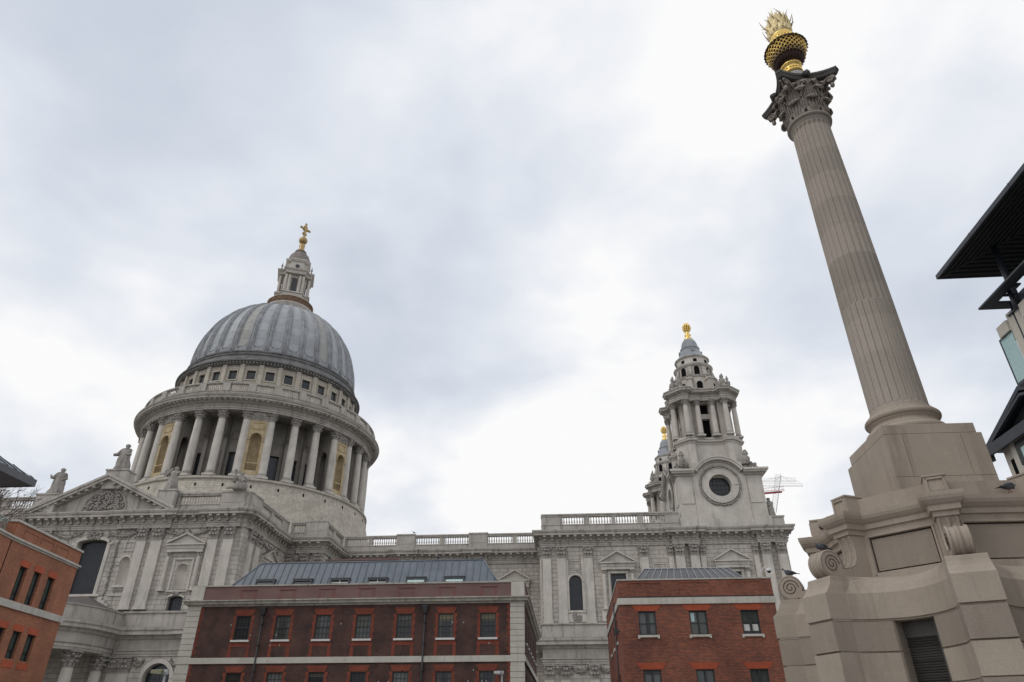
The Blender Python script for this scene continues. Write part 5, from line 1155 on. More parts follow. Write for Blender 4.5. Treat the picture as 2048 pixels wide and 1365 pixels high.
q = MB(); q.add([(ex+.02, 20, ez+.42), (ex+.02, ey+.02, ez+.42), (-50, ey+.02, ez+.42), (ex-6.5, 20, ez+4.6), (ex-6.5, ey-6.5, ez+4.6), (-50, ey-6.5, ez+4.6)], [(0, 1, 4, 3), (1, 2, 5, 4)]); roof = q.build('roof', LSEAM, B)
q = MB()
for k in range(26): y = ey-.8*k-.3; t = min(1, (.8*k+.3)/6.5) ; q.tube([(ex, y, ez+.45), (ex-6.5*t, y, ez+.45+4.18*t)], .04, 4)
q.build('roof_seams', SOFF, roof)
# ============================================================ WINTER TREES
def bare_tree(x, y, z0, h, label, seed, crown=.5, m_=TWIG):
    rr = random.Random(seed); c = thing('bare_tree', label, 'tree', (x, y, 0), 'winter trees at the left edge'); q = MB(); tw_ = MB()
    q.tube([(x, y, 0), (x+.2, y, z0*.5), (x, y+.2, z0)], [.35, .28, .2], 8)
    def br(p, d, l_, r_, dep):
        if dep == 0: return
        p2 = p+d*l_; mid = p+d*l_*.5+Vector((rr.gauss(0, .05), rr.gauss(0, .05), 0))*l_; (q if dep > 3 else tw_).tube([p, mid, p2], [r_, r_*.85, r_*.65], 5 if dep > 2 else 3, cap=False)
        for _ in range(3 if dep > 1 else 2):
            nd = (d+Vector((rr.gauss(0, crown), rr.gauss(0, crown), rr.gauss(.12, .3)))).normalized(); br(p2, nd, l_*rr.uniform(.6, .85), max(r_*.6, .012), dep-1)
    for _ in range(4): br(Vector((x, y+.2, z0)), Vector((rr.gauss(0, .45), rr.gauss(0, .45), 1)).normalized(), h*.28, .13, 6)
    q.build('trunk', m_, c); tw_.build('twigs', m_, c)
bare_tree(-52, 56, 14.5, 9.5, 'leafless winter tree rising behind the metal pavilion roof', 3)
bare_tree(-41.5, 47.5, 12.0, 4, 'reddish bare shrubby tree just behind the pavilion corner below the balustrade', 8, .7, mat('reddish_twig', (.13, .06, .045), (.2, .1, .08)))
# ============================================================ CRANE
c = thing('tower_crane', 'distant lattice tower crane with a red jib section beside the west tower', 'crane', (66, 209, 0))
q = MB(); Dc = Vector((.94, -.33, 0)).normalized()
def truss(a, b, w, n, r=.05):
    a, b = Vector(a), Vector(b); d = (b-a).normalized(); s_ = d.cross(Vector((0, 0, 1))); s_ = s_.normalized() if s_.length > .1 else Vector((1, 0, 0)); t_ = s_.cross(d).normalized()
    C3 = [s_*w*.5, -s_*w*.5, t_*w*.9]
    for k in C3: q.tube([a+k, b+k], r*.7, 4)
    for i in range(n):
        p, p2 = a+(b-a)*i/n, a+(b-a)*(i+1)/n
        for j in range(3): q.tube([p+C3[j], p2+C3[(j+1) % 3]], r*.42, 3)
truss((56, 213, 68.4), (68.3, 209, 68.0), 1.3, 12, .08); q.tube([(56, 213, 67.9), (67.5, 209.2, 67.5)], .28, 5); q.build('red_jib', RED, c); q = MB()
truss((64.8, 210, 61.5), (68.2, 209, 73.0), 1.6, 16, .07); truss((57, 212.6, 72.3), (72, 207.9, 70.3), 1.2, 16, .045); truss((58, 212, 70.6), (73.5, 207.4, 68.6), 1.0, 16, .045); truss((57.5, 212, 0), (57.5, 212, 70), 1.8, 30, .1)
for i in range(6): q.tube([(68.4, 209, 72.5), (60+i*2.6, 211.5-i*.8, 71.5-i*.3)], .03, 3)
q.build('mast', GALV, c)
# ============================================================ MONUMENT COLUMN
MX, MY = 7.92, 15.15
M_ = thing('monument_column', 'tall fluted sandstone column on an octagonal scrolled base topped by a gilded flaming urn', 'column', (MX, MY, 0))
def pm_(a): return (lambda c_, s_: lambda x, o, z: (MX+o*c_-x*s_, MY+o*s_+x*c_, z))(cos(a), sin(a))
VA = [rad(-112.5+45*k) for k in range(8)]     # pier directions
# --- lower drum: plan outline with 8 piers and concave bays between them
def outline(rp, mid, hw, notch=None, nd=.4, seg=10):
    pts = []
    for k in range(8):
        T = pm_(VA[k]); a = T(-hw, rp, 0); b = T(hw, rp, 0); pts += [a[:2], b[:2]]
        # pier flank then concave arc to the next pier
        T2 = pm_(VA[(k+1) % 8]); f0 = Vector(T(hw+.02, rp-.42, 0)[:2]); f1 = Vector(T2(-hw-.02, rp-.42, 0)[:2])
        pm2 = pm_(VA[k]+rad(22.5)); M0 = Vector(pm2(0, mid, 0)[:2]); C0 = M0*2-(f0+f1)*.5
        arc_ = []
        for i in range(seg+1):
            t = i/seg; arc_.append(tuple(f0*(1-t)**2+C0*2*t*(1-t)+f1*t*t))
        if notch:
            T3 = pm2; keep0 = [p for p in arc_[:seg//2] if abs((Vector(p)-Vector(T3(0, mid, 0)[:2])).dot((Vector(T3(1, 0, 0)[:2])-Vector(T3(0, 0, 0)[:2])))) > notch+.02]
            keep1 = [p for p in arc_[seg//2+1:] if abs((Vector(p)-Vector(T3(0, mid, 0)[:2])).dot((Vector(T3(1, 0, 0)[:2])-Vector(T3(0, 0, 0)[:2])))) > notch+.02]
            arc_ = keep0+[T3(-notch, mid+.03, 0)[:2], T3(-notch, mid-nd, 0)[:2], T3(notch, mid-nd, 0)[:2], T3(notch, mid+.03, 0)[:2]]+keep1
        pts += [tuple(p) for p in arc_]
    return pts
def courses(z0, z1, rp, mid, hw, m_, nm, notch=None, parent=M_):
    q = MB(); P_ = outline(rp, mid, hw, notch); n = len(P_)
    ps = [Vector(p) for p in P_]; c0 = Vector((MX, MY))
    ins = lambda k: [tuple(c0+(p-c0)*k) for p in ps]
    q.loft([[(x, y, z0) for x, y in ins(.985)], [(x, y, z0+.035) for x, y in ins(.985)], [(x, y, z0+.035) for x, y in P_], [(x, y, z1) for x, y in P_]], cap=True)
    return q.build(nm, m_, parent)
courses(0, .36, 3.62, 2.62, .34, SAND, 'base_course', .33)
for i, z in enumerate((.36, .88, 1.40, 1.91, 2.42, 2.94)): courses(z, z+.525, 3.55, 2.52, .32, SAND if i % 2 == 0 else SANDC, 'base_course', .33)
courses(3.47, 3.95, 3.57, 2.55, .33, SAND, 'base_course')
# shoulder rising back to the panel wall
q = MB(); rs = []
for (rp, mid, z, hw) in ((3.57, 2.55, 3.93, .33), (3.50, 2.5, 4.0, .325), (3.42, 2.44, 4.1, .32), (3.38, 2.36, 4.18, .31), (3.36, 2.22, 4.25, .31), (3.35, 2.1, 4.27, .31)): rs.append([(x, y, z) for x, y in outline(rp, mid, hw)])
q.loft(rs); q.build('base_shoulder', SAND, M_)
for k in range(8):       # louvred slots between the piers
    T = pm_(VA[k]+rad(22.5)); q = MB(T); q.box(-.33, .33, 2.12, 2.22, .1, 3.46)
    s_ = q.build('louvre_panel', VOID, M_); q = MB(T); z = .15
    i = 0
    while z < 3.2: 
        q.prism([(2.22, z), (2.236, z), (2.236+.012*R(.3, 1.3), z+.016), (2.22, z+.038)], -.33, .33, 'x'); z += .042
    q.box(-.33, .33, 2.2, 2.27, 3.2, 3.46); q.box(.26, .33, 2.22, 2.42, .1, 3.46); q.build('louvre_slats', mat('dark_wet_slate', (.05, .046, .042), (.11, .10, .09), rough=.45, fine=30, bump=.3), s_)
def octa(ap): return [(MX+ap/cos(rad(22.5))*cos(a), MY+ap/cos(rad(22.5))*sin(a)) for a in VA]
# panelled wall: one face per bay
q = MB(); pn_ = MB(); ed = MB()
for k in range(8):
    T = (lambda T: lambda a, o, z: T(a, 2.1+o, z))(pm_(VA[k]+rad(22.5))); hw = 2.1*math.tan(rad(22.5)); q.T = T; wall(q, -hw, hw, 4.25, 5.3, [(-.585, .585, 4.40, 5.06)], .07)
    pn_.T = T; pn_.box(-.555, .555, -.09, -.035, 4.43, 5.03)
    q.box(-.63, -.6, -.01, .02, 4.36, 5.1); q.box(.6, .63, -.01, .02, 4.36, 5.1); q.box(-.6, .6, -.01, .02, 5.07, 5.1)
pw_ = q.build('panel_wall', SAND, M_); pn_.build('inscription_panel', SANDC, pw_)
def octc(prof, brk_=.38):
    """cornice ring that breaks forward over each pier"""
    path = []
    ap0 = 2.1; 
    for k in range(8):
        T = pm_(VA[k]); rv = ap0/cos(rad(22.5))
        # meet face lines at the pier flanks
        hw = .2; f = rv-hw*math.tan(rad(22.5))
        path += [T(-hw, f, 0)[:2], T(-hw, f+brk_, 0)[:2], T(hw, f+brk_, 0)[:2], T(hw, f, 0)[:2]]
    return path
pth = octc(None)
q = MB(); q.sweep(pth, [(-.3, 5.12), (.0, 5.12), (.012, 5.2), (.055, 5.22), (.06, 5.27), (.065, 5.31), (.10, 5.34), (.145, 5.40), (.165, 5.46), (.17, 5.53), (.0, 5.56), (-.4, 5.57)], True); co = q.build('cornice', SAND, M_)
q = MB(); q.sweep([p for p in octa(2.0)], [(0, 5.5), (.03, 5.5), (.03, 5.86), (-.5, 5.88)], True); q.prism(octa(1.9), 4.1, 5.84, 'z')
q.build('parapet_ring', SAND, M_)
for k in range(8):
    T = pm_(VA[k]); q = MB(T); q.frus(-.2, .2, 2.0, 2.44, 5.55, 5.90, -.02); q.box(-.2, .2, 1.98, 2.44, 5.9, 5.94)
    q.box(-.13, .13, 2.4, 2.44, 5.63, 5.65); 
    for s in (-1, 1): q.box(s*.15-.022, s*.15+.022, 2.4, 2.455, 5.6, 5.88)
    q.box(-.17, .17, 2.4, 2.455, 5.84, 5.88); q.build('parapet_block', SAND, M_, bevel=.006)
    # scroll console
    q = MB(T); prof = []
    oc_, zc_ = 3.12, 4.53
    # body outline in (o,z): back wall, top, sweeping S down to the big volute
    top = [(2.05, 5.14), (2.53, 5.14)]
    inner = [(2.53, 5.1), (2.48, 4.98), (2.46, 4.82), (2.48, 4.66), (2.56, 4.53), (2.7, 4.46), (2.86, 4.45)]
    vol = [(oc_+.245*cos(a), zc_+.245*sin(a)) for a in [rad(200-10*i) for i in range(0, 33)]]
    low = [(2.7, 4.24), (2.3, 4.26), (2.05, 4.28)]
    outl = top+inner+vol+low
    q.prism([(p[0], p[1]) for p in outl], -.17, .17, 'x')
    # raised fillets and side spirals
    for x0, x1 in ((-.17, -.125), (-.035, .035), (.125, .17)):
        bandp = [(p[0]+.02, p[1]) for p in inner]
        strip(MB(), [(0, 0), (1, 0)], .1, 0, 1)
        line = [(2.55, 5.1)]+[(p[0]+.022, p[1]+.012) for p in inner[1:]]+[(oc_+.265*cos(a), zc_+.265*sin(a)) for a in [rad(190-10*i) for i in range(0, 31)]]
        n = len(line); vs = [(x0, o, z) for o, z in line]+[(x1, o, z) for o, z in line]+[(x0, o2-(o2-oc_ if i > 7 else .0)*.15-(.03 if i <= 7 else 0), z2-(z2-zc_ if i > 7 else 0)*.15) for i, (o2, z2) in enumerate(line)]+[(x1, o2-(o2-oc_ if i > 7 else .0)*.15-(.03 if i <= 7 else 0), z2-(z2-zc_ if i > 7 else 0)*.15) for i, (o2, z2) in enumerate(line)]
        q.add(vs, [(i, i+1, n+i+1, n+i) for i in range(n-1)]+[(i, i+1, 2*n+i+1, 2*n+i) for i in range(n-1)]+[(n+i, n+i+1, 3*n+i+1, 3*n+i) for i in range(n-1)], True)
    sp = q.build('scroll_console', SAND, M_)
    q = MB(T)
    for s in (-1, 1):
        line = [(oc_+(.175-.0043*i)*cos(rad(180-22*i)), zc_+(.175-.0043*i)*sin(rad(180-22*i))) for i in range(36)]
        q.tube([(s*.172, o, z) for o, z in line], .009, 5)
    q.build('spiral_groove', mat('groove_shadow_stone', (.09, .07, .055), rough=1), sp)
q = MB()
for k, x, z0, z1 in ((7, .55, 3.5, 4.0), (7, -.3, 3.5, 4.0), (0, .4, 3.5, 4.0), (6, .2, 3.5, 4.0)):
    pass
for k in range(8):
    T = pm_(VA[k]+rad(22.5)); q.T = T; q.box(-.25+.1*(k % 3), -.244+.1*(k % 3), 2.0, 2.004, 5.56, 5.85); q.box(.5, .505, 2.0, 2.004, 5.56, 5.85)
    T = pm_(VA[k]); q.T = T; q.box(-.03, -.026, 3.5, 3.5505, .9, 1.4); q.box(.1, .104, 3.5, 3.5505, 2.0, 2.4)
q.build('masonry_joint', mat('joint_shadow', (.14, .12, .1), rough=1), M_)
# square pedestal and column
q = MB(); q.box(MX-.97, MX+1.05, MY-.95, MY+1.25, 5.8, 7.28); q.box(MX-.97, MX+.95, MY-.95, MY+1.0, 7.28, 7.5)
ped = q.build('pedestal', SAND, M_, bevel=.012)
q = MB(); q.box(MX-.6, MX-.594, MY-.953, MY-.9, 6.35, 7.25); q.box(MX+.6, MX+.606, MY-.953, MY-.9, 6.35, 7.25); q.box(MX-.97, MX+1.05, MY-.953, MY-.9, 6.335, 6.341); q.build('masonry_joint', mat('joint_shadow', (.14, .12, .1), rough=1), ped)
def tor(r, z, h, n=8): return [(r-h/2+h/2*cos(a), z+h/2*sin(a)) for a in [-pi/2+pi*i/n for i in range(n+1)]]
q = MB(); q.lathe([(0, 7.5)]+tor(.85, 7.6, .2)+[(.76, 7.71), (.75, 7.735), (.715, 7.76), (.70, 7.80), (.71, 7.84), (.74, 7.86), (.75, 7.88)]+tor(.80, 7.96, .15)+[(.725, 8.04), (.72, 8.075), (.67, 8.08), (.65, 8.12), (.635, 8.2)], MX, MY, 64); q.build('column_base', SAND, M_)
nF = 24; q = MB(); prof = []; zs = [8.14, 8.2, 8.24, 8.28, 8.34, 11, 11.05, 14, 17.25, 17.34, 17.4, 17.43, 17.5]
nA = nF*10; vs = []
for z in zs:
    t = (z-8.14)/(17.5-8.14); r = .622*(1-.155*max(0, t)**1.7)
    dpt = 0 if z < 8.21 or z > 17.42 else (.012 if z < 8.25 or z > 17.38 else (.026 if z < 11.03 else .052))
    for i in range(nA):
        f = (i % 10)/10; w = abs(f-.5)/.5; g_ = sqrt(max(0, 1-(w/.78)**2)) if w < .78 else 0
        if 8.25 < z < 11.03: g_ = (1 if .6 < w < .78 else .25*g_) if w < .78 else 0
        vs.append((MX+(r-dpt*g_)*cos(2*pi*i/nA), MY+(r-dpt*g_)*sin(2*pi*i/nA), z))
q.add(vs, [(j*nA+i, j*nA+(i+1) % nA, (j+1)*nA+(i+1) % nA, (j+1)*nA+i) for j in range(len(zs)-1) for i in range(nA)]); q.build('fluted_shaft', SANDS, M_)
q = MB(); q.lathe([(.53, 17.46), (.56, 17.5), (.56, 17.54)]+tor(.64, 17.62, .13)+[(.56, 17.7), (.5, 17.71)], MX, MY, 48)
q.lathe([(.50, 17.7), (.49, 18.2), (.53, 18.65), (.70, 18.96)], MX, MY, 32); cap_ = q.build('capital', SANDS, M_)
q = MB()
def acanthus(q, a, z0, h, w, r0, out_):
    T = pm_(a); n = 12; m2 = 7; vs = []
    for i in range(n):
        t = i/(n-1)
        if t < .7: o = r0+.04*t; z = z0+h*t/.7*.86
        else: th = (t-.7)/.3*pi*1.05; o = r0+.04+out_*.42*(1-cos(th)); z = z0+h*.86+h*.16*sin(th)
        ww_ = w*(.72+.38*sin(t*2.3))*(1 if t < .7 else sqrt(1-.75*((t-.7)/.3)**2))
        for j in range(m2): x = (j/(m2-1)-.5)*2; vs.append(T(x*ww_, o-.045*x*x+(.012 if j % 2 else -.008)*(1 if abs(x) < 1 else 0), z-(.02*abs(x) if t > .7 else 0)))
    q.add(vs, [(i*m2+j, i*m2+j+1, (i+1)*m2+j+1, (i+1)*m2+j) for i in range(n-1) for j in range(m2-1)], True)
    # thickness: curled lip
    T0_ = q.T; q.T = T; q.ball((0, r0+.03+out_*.66, z0+h*.83), (w*.5, .035, .045), 8, 5)
    for s__ in (-1, 0, 1): q.tube([(s__*w*.45, r0+.03+.045, z0+h*.1), (s__*w*.5, r0+.075, z0+h*.6), (s__*w*.4, r0+.11, z0+h*.9)], [.02, .018, .012], 4)
    q.T = T0_
for k in range(8): acanthus(q, VA[0]+rad(22.5)+k*pi/4, 17.72, .50, .195, .54, .27)
for k in range(8): acanthus(q, VA[0]+k*pi/4, 17.85, .78, .185, .55, .32)
for k in range(16): acanthus(q, VA[0]+rad(11.25)+k*pi/8, 18.15, .68, .10, .58, .3)
lv = q.build('acanthus_leaves', SANDD, cap_); so_ = lv.modifiers.new('thick', 'SOLIDIFY'); so_.thickness = .035
q = MB()
for k in range(4):
    a = pi/4+k*pi/2; T = pm_(a)
    for s in (-1, 1):
        pts = []
        for i in range(30):
            t = i/29; th = t*4*pi; r_ = .125*(1-t*.8)
            pts.append((s*.05, .98-.0+r_*cos(th-pi*.1), 18.84+r_*sin(th-pi*.1)))
        q.tube([T(*p) for p in [(s*.2, .60, 18.35), (s*.12, .78, 18.8), (s*.07, .93, 18.95)]+pts], [.03]*2+[.035]+[.03]*30, 6)
        q.tube([T(*p) for p in ((s*.22, .6, 18.3), (s*.35, .66, 18.66), (s*.42, .64, 18.8), (s*.36, .62, 18.72))], .03, 6)
    q.ball(T(0, .97, 18.62), (.07, .07, .1), 8, 5)
q.build('volutes', SANDD, cap_)
# concave abacus
def abac(hd, con, cut):
    P = []
    for k in range(4):
        a = pi/4+k*pi/2; T = pm_(a); P += [T(-cut, hd, 0)[:2], T(cut, hd, 0)[:2]]
        T2 = pm_(a+pi/2); b = Vector(T(cut, hd, 0)[:2]); c = Vector(T2(-cut, hd, 0)[:2]); M0 = Vector(pm_(a+pi/4)(0, con, 0)[:2]); C0 = M0*2-(b+c)*.5
        for i in range(1, 10): t = i/10; P.append(tuple(b*(1-t)**2+C0*2*t*(1-t)+c*t*t))
    return P
q = MB(); A1, A2, A3 = abac(1.16, .66, .07), abac(1.22, .70, .08), abac(1.25, .73, .085)
q.loft([[(x, y, 18.96) for x, y in A1], [(x, y, 19.04) for x, y in A2], [(x, y, 19.07) for x, y in A2], [(x, y, 19.08) for x, y in A3], [(x, y, 19.16) for x, y in A3]]); q.build('abacus', SOOT, cap_)
for k in range(4):
    q = MB(); T = pm_(k*pi/2)
    for i in range(16): t = R(0, 6.28); r_ = R(0, .11); q.ball(T(r_*cos(t), .78+R(-.02, .05), 19.06+r_*sin(t)), (.05, .05, .05), 6, 4)
    q.ball(T(0, .82, 19.06), .09, 8, 6); q.build('fleuron', SOOT, cap_)
# urn
q = MB(); q.ball((MX, MY, 19.50), (.42, .42, .52), 32, 16); q.build('stone_ball', GST, M_)
U_ = MB(); U_.lathe([(.24, 19.94), (.31, 19.96), (.32, 20.02), (.27, 20.07), (.25, 20.16), (.27, 20.25), (.33, 20.28), (.33, 20.33), (.25, 20.38), (.22, 20.42)], MX, MY, 32)
for k in range(18): a = 2*pi*k/18; U_.ball((MX+.31*cos(a), MY+.31*sin(a), 20.3), .03, 6, 4); U_.ball((MX+.28*cos(a), MY+.28*sin(a), 20.12), .03, 6, 4)
ur = U_.build('gilded_urn', GOLD, M_)
def bowl(t): return (.22+.38*sin(t*pi/2)**.75, 20.4+.82*t**1.25)
q = MB(); q.lathe([(bowl(i/12)[0]-.045, bowl(i/12)[1]) for i in range(13)]+[(.5, 21.24), (.3, 21.27), (.2, 21.28)], MX, MY, 32); q.build('urn_bowl', BRZ, ur)
q = MB(); n = 24; q2 = MB()
for row in range(7):
    t0 = .38+row*.085; m_l = q if row > 1 else q2
    for k in range(n):
        r0, z0 = bowl(t0); r1, z1 = bowl(min(1, t0+.09)); a0 = 2*pi*(k+.5*(row % 2))/n
        for s in (-1, 1):
            a1 = a0+s*pi/n; m_l.tube([(MX+r0*cos(a0), MY+r0*sin(a0), z0), (MX+(r1+.01)*cos(a1), MY+(r1+.01)*sin(a1), z1)], [.010, .026], 5)
        m_l.ball((MX+(r1+.012)*cos(a0+pi/n), MY+(r1+.012)*sin(a0+pi/n), z1), (.032, .032, .03), 5, 4)
q.build('basket_lattice', GOLD, ur); q2.build('lower_lattice', GOLDO, ur)
q = MB()
for k in range(28):
    a = 2*pi*k/28; T = pm_(a); q.add([T(-.03, .23, 20.4), T(.03, .23, 20.4), T(.045, .42, 20.54), T(0, .53, 20.64), T(-.045, .42, 20.54), T(0, .38, 20.46)], [(0, 1, 2, 5), (0, 5, 4), (5, 2, 3), (5, 3, 4)])
q.build('calyx_leaves', BRZ, ur)
q = MB()
for k in range(34):
    a = 2*pi*k/34; T = pm_(a); q.add([T(-.06, .52, 21.26), T(.06, .52, 21.26), T(.05, .66, 21.21), T(0, .70, 21.08+.03*(k % 2)), T(-.05, .66, 21.21), T(0, .63, 21.25)], [(0, 1, 2, 5), (0, 5, 4), (5, 2, 3), (5, 3, 4)]); q.ball(T(0, .66, 21.15), (.032, .032, .05), 5, 4)
q.build('leafy_rim', BRZ, ur)
q = MB(); q.lathe([(.63, 21.21), (.62, 21.27), (.5, 21.37), (.40, 21.44), (.36, 21.50), (.41, 21.55), (.41, 21.62), (.33, 21.67), (.31, 21.74), (.36, 21.79), (.36, 21.84), (.29, 21.90)], MX, MY, 32)
for k in range(26): a = 2*pi*k/26; q.ball((MX+.57*cos(a), MY+.57*sin(a), 21.30), (.06, .06, .04), 6, 4); q.ball((MX+.41*cos(a), MY+.41*sin(a), 21.59), .032, 6, 4)
q.build('gilded_lid', GOLD, ur)
q = MB(); dk = MB(); rr = random.Random(4)
q.lathe([(.27, 21.85), (.37, 22.00), (.39, 22.20), (.37, 22.50), (.31, 22.75), (.15, 22.90)], MX, MY, 60, rf=lambda a: 1+.07*sin(a*13)+.05*sin(a*21))
for k in range(300):
    a = rr.uniform(0, 6.283); z0 = rr.uniform(21.88, 22.60); h = rr.uniform(.25, .5); r_ = .355 if z0 < 22.35 else .29; fl = rr.uniform(.0, .07); tw = rr.uniform(-.15, .15); pts = []
    for i in range(6): t = i/5; rad_ = r_+.03*sin(t*pi)+fl*t**2; aa = a+tw*t; pts.append((MX+rad_*cos(aa), MY+rad_*sin(aa), z0+h*t))
    q.tube(pts, [.035, .04, .036, .028, .016, .003], 4)
for k in range(22):
    a = rr.uniform(0, 6.283); r_ = rr.uniform(.05, .27); z1 = rr.uniform(.45, .72); pts = [(MX+(r_+.09*t*t+.02*sin(t*5+k))*cos(a+t*.25), MY+(r_+.09*t*t+.02*sin(t*4+k))*sin(a+t*.25), 22.55+t*z1) for t in [i/6 for i in range(7)]]; q.tube(pts, [.07, .065, .055, .042, .03, .016, .003], 5)
for k in range(30):
    a = rr.uniform(0, 6.283); z0 = rr.uniform(21.95, 22.65); ln_ = rr.uniform(.1, .27); cv = rr.uniform(-.6, .6); pts = [(MX+(.34+ln_*t)*cos(a+cv*t*t), MY+(.34+ln_*t)*sin(a+cv*t*t), z0+.12*t+.3*t**2.2) for t in [i/5 for i in range(6)]]; dk.tube(pts, [.034, .03, .024, .018, .012, .003], 4)
for b_ in (q, dk): b_.v = [(MX+(x-MX)*.92, MY+(y-MY)*.92, 21.85+(z-21.85)*.88 if z > 21.85 else z) for x, y, z in b_.v]
fl_ = q.build('gilded_flames', mat('flame_gilding', (.66, .53, .27), (.86, .74, .46), rough=.5, metal=.55, streak=.3, scale=4, grime=(.35, .25, .12)), ur); dk.build('flame_tips', mat('tarnished_gilding', (.2, .14, .10), (.55, .42, .22), rough=.5, metal=.4, scale=8), fl_)
# ============================================================ PIGEONS
def pigeon(label, x, y, z, face, k=1.0, head_up=True):
    c = thing('pigeon', label, 'pigeon', (x, y, z), 'pigeons perched on stonework'); c_, s_ = cos(face), sin(face)
    T = lambda a, b, h: (x+k*(a*c_-b*s_), y+k*(a*s_+b*c_), z+k*h)
    q = MB(T); rings = []
    hz = .20 if head_up else .13
    for (a, r1, r2, h) in ((-.17, .012, .01, .085), (-.12, .035, .02, .095), (-.07, .055, .045, .105), (0, .068, .062, .115), (.05, .062, .066, .125), (.085, .045, .05, .14), (.1, .03, .035, hz-.03), (.108, .026, .026, hz-.005), (.118, .027, .027, hz+.012), (.135, .02, .02, hz+.01), (.15, .006, .006, hz+.002), (.165, .003, .003, hz-.004)):
        rings.append([(a-(0 if a > .09 else 0), r1*cos(t), h+r2*sin(t)) for t in [2*pi*i/10 for i in range(10)]])
    q.loft(rings, True); q.build('body', PIG, c)
    q = MB(T)
    for s in (-1, 1): q.add([(.06, s*.06, .14), (0, s*.075, .13), (-.1, s*.06, .1), (-.19, s*.02, .085), (-.1, s*.045, .14), (0, s*.055, .165)], [(0, 1, 5), (1, 2, 4, 5), (2, 3, 4)])
    q.add([(-.12, -.03, .1), (-.12, .03, .1), (-.24, .04, .075), (-.24, -.04, .075), (-.12, 0, .085), (-.24, 0, .065)], [(0, 1, 2, 3), (0, 3, 5, 4), (1, 4, 5, 2)]); q.build('wings_and_tail', mat('slate_wing', (.03, .032, .04), (.055, .057, .07), rough=.6), c)
    q = MB(T)
    for s in (-1, 1): q.tube([(.01, s*.025, .07), (.015, s*.025, .03), (.01, s*.025, .004)], .006, 5); q.tube([(-.01, s*.025, .004), (.035, s*.025, .004)], .005, 4)
    q.build('legs', mat('pink_legs', (.3, .1, .09), rough=.6), c)
def sc(k, o, x=0): return pm_(VA[k])(x, o, 0)
a = sc(7, 3.12); pigeon('dark pigeon pecking on top of the nearest left scroll of the column base', a[0], a[1], 4.77, rad(200), .95, False)
a = sc(6, 3.1); pigeon('grey pigeon standing on the far left scroll of the column base', a[0], a[1], 4.77, rad(160), .95)
a = sc(7, 2.28); pigeon('small pigeon perched on the cornice between the left parapet blocks', 5.74, 14.9, 5.56, rad(170), .8)
pigeon('dark pigeon half hidden behind the left cornice', 5.74, 15.5, 5.56, rad(100), 1.2, False)
pigeon('black pigeon on the cornice ledge at the right edge of the photo', 8.27, 12.93, 5.56, rad(10), 1.05, False)
pigeon('tiny bird silhouetted against the sky on the nave parapet', -23.5, 107.2, 30.07, rad(200), 1.5)
# ============================================================ OFFICE WITH DARK CANOPY (right)
B = thing('canopied_office', 'stone framed office building with a vast dark overhanging roof canopy cut by the right edge', 'building', (19, 26, 0))
cxo, cyo, czo = 17.7, 27.0, 20.0
q = MB(); inn = 5.0
q.add([(cxo, cyo, czo), (cxo+26, cyo, czo), (cxo, -8, czo), (cxo+inn, cyo-inn, czo+1.1), (cxo+26, cyo-inn, czo+1.1), (cxo+inn, -8, czo+1.1)], [(0, 1, 4, 3), (0, 3, 5, 2), (3, 4, 5)])
can = q.build('canopy', SOFF, B); q = MB()
for i in range(1, 20):
    t = i/20; o = inn*t; z = czo+1.1*t-.02
    q.box(cxo+o-.03, cxo+o+.03, -8, cyo-o, z-.06, z+.01) ; q.box(cxo+o, cxo+26, cyo-o-.03, cyo-o+.03, z-.06, z+.01)
q.tube([(cxo, cyo, czo-.03), (cxo+inn, cyo-inn, czo+1.07)], .06, 4); q.build('soffit_boards', mat('black_green_board', (.022, .026, .026), (.032, .036, .036), rough=.7), can)
q = MB(); q.box(cxo-.06, cxo, -8, cyo+.06, czo-.05, czo+.16); q.box(cxo, cxo+26, cyo, cyo+.06, czo-.05, czo+.16)
q.add([(cxo-.06, cyo+.06, czo+.16), (cxo+26, cyo+.06, czo+.16), (cxo-.06, -8, czo+.16), (cxo+8, cyo-8, czo+2.2), (cxo+26, cyo-8, czo+2.2), (cxo+8, -8, czo+2.2)], [(0, 1, 4, 3), (0, 3, 5, 2)])
for y in range(-6, 27, 3): q.box(cxo-.068, cxo-.05, y-.02, y+.02, czo-.05, czo+.17)
q.build('canopy_edge', GREY, can)
sx, sy, sz = 18.39, 26.31, 17.77
q = MB(); q.box(sx, sx+.5, -6, sy, sz-.02, sz+.06); q.box(sx+.5, sx+20, sy-.55, sy, sz-.02, sz+.06)
for k in range(8): y = sy-1.1-3.3*k; q.box(sx+.5, sx+1.4, y-.08, y+.08, sz-.04, sz+.02)
q.box(sx+.95, sx+1.05, -6, sy-.6, sz-.62, sz-.04); q.build('brise_soleil', NAVY, B)
q = MB()
for k in range(7):
    y = cyo-1.75-3.6*k; q.tube([(19.35, y, 17.0), (19.35, y, 20.45)], .13, 12); q.tube([(18.95, y-.3, 16.9), (18.95, y-.3, 17.8)], .09, 10)
    q.box(19.1, 19.6, y-.25, y+.25, 18.15, 18.22)
q.build('canopy_posts', NAVY, B)
wx = 19.1
q = MB()
for k in range(6):
    y = 25.9-4.2*k
    q.box(wx-.02, wx+.55, y-.42, y, 0, 17.2); q.box(wx-.02, wx+.55, y-1.0, y-.52, 0, 17.1)
    q.box(wx+.05, wx+.5, y-.52, y-.42, 0, 17.0) if 0 else None
    q.box(wx-.12, wx+.4, y-4.1, y-1.0, 16.45, 17.05) 
    for z in (13.1, 9.6, 6.1): q.box(wx, wx+.4, y-4.1, y-1.0, z-.3, z+.15)
q.box(wx-.12, wx+.5, 25.9, 26.6, 16.45, 16.95); q.box(wx+.1, wx+10, 25.5, 25.85, 0, 17.0)
q.build('stone_frame', CREAM, B, bevel=.012)
q = MB()
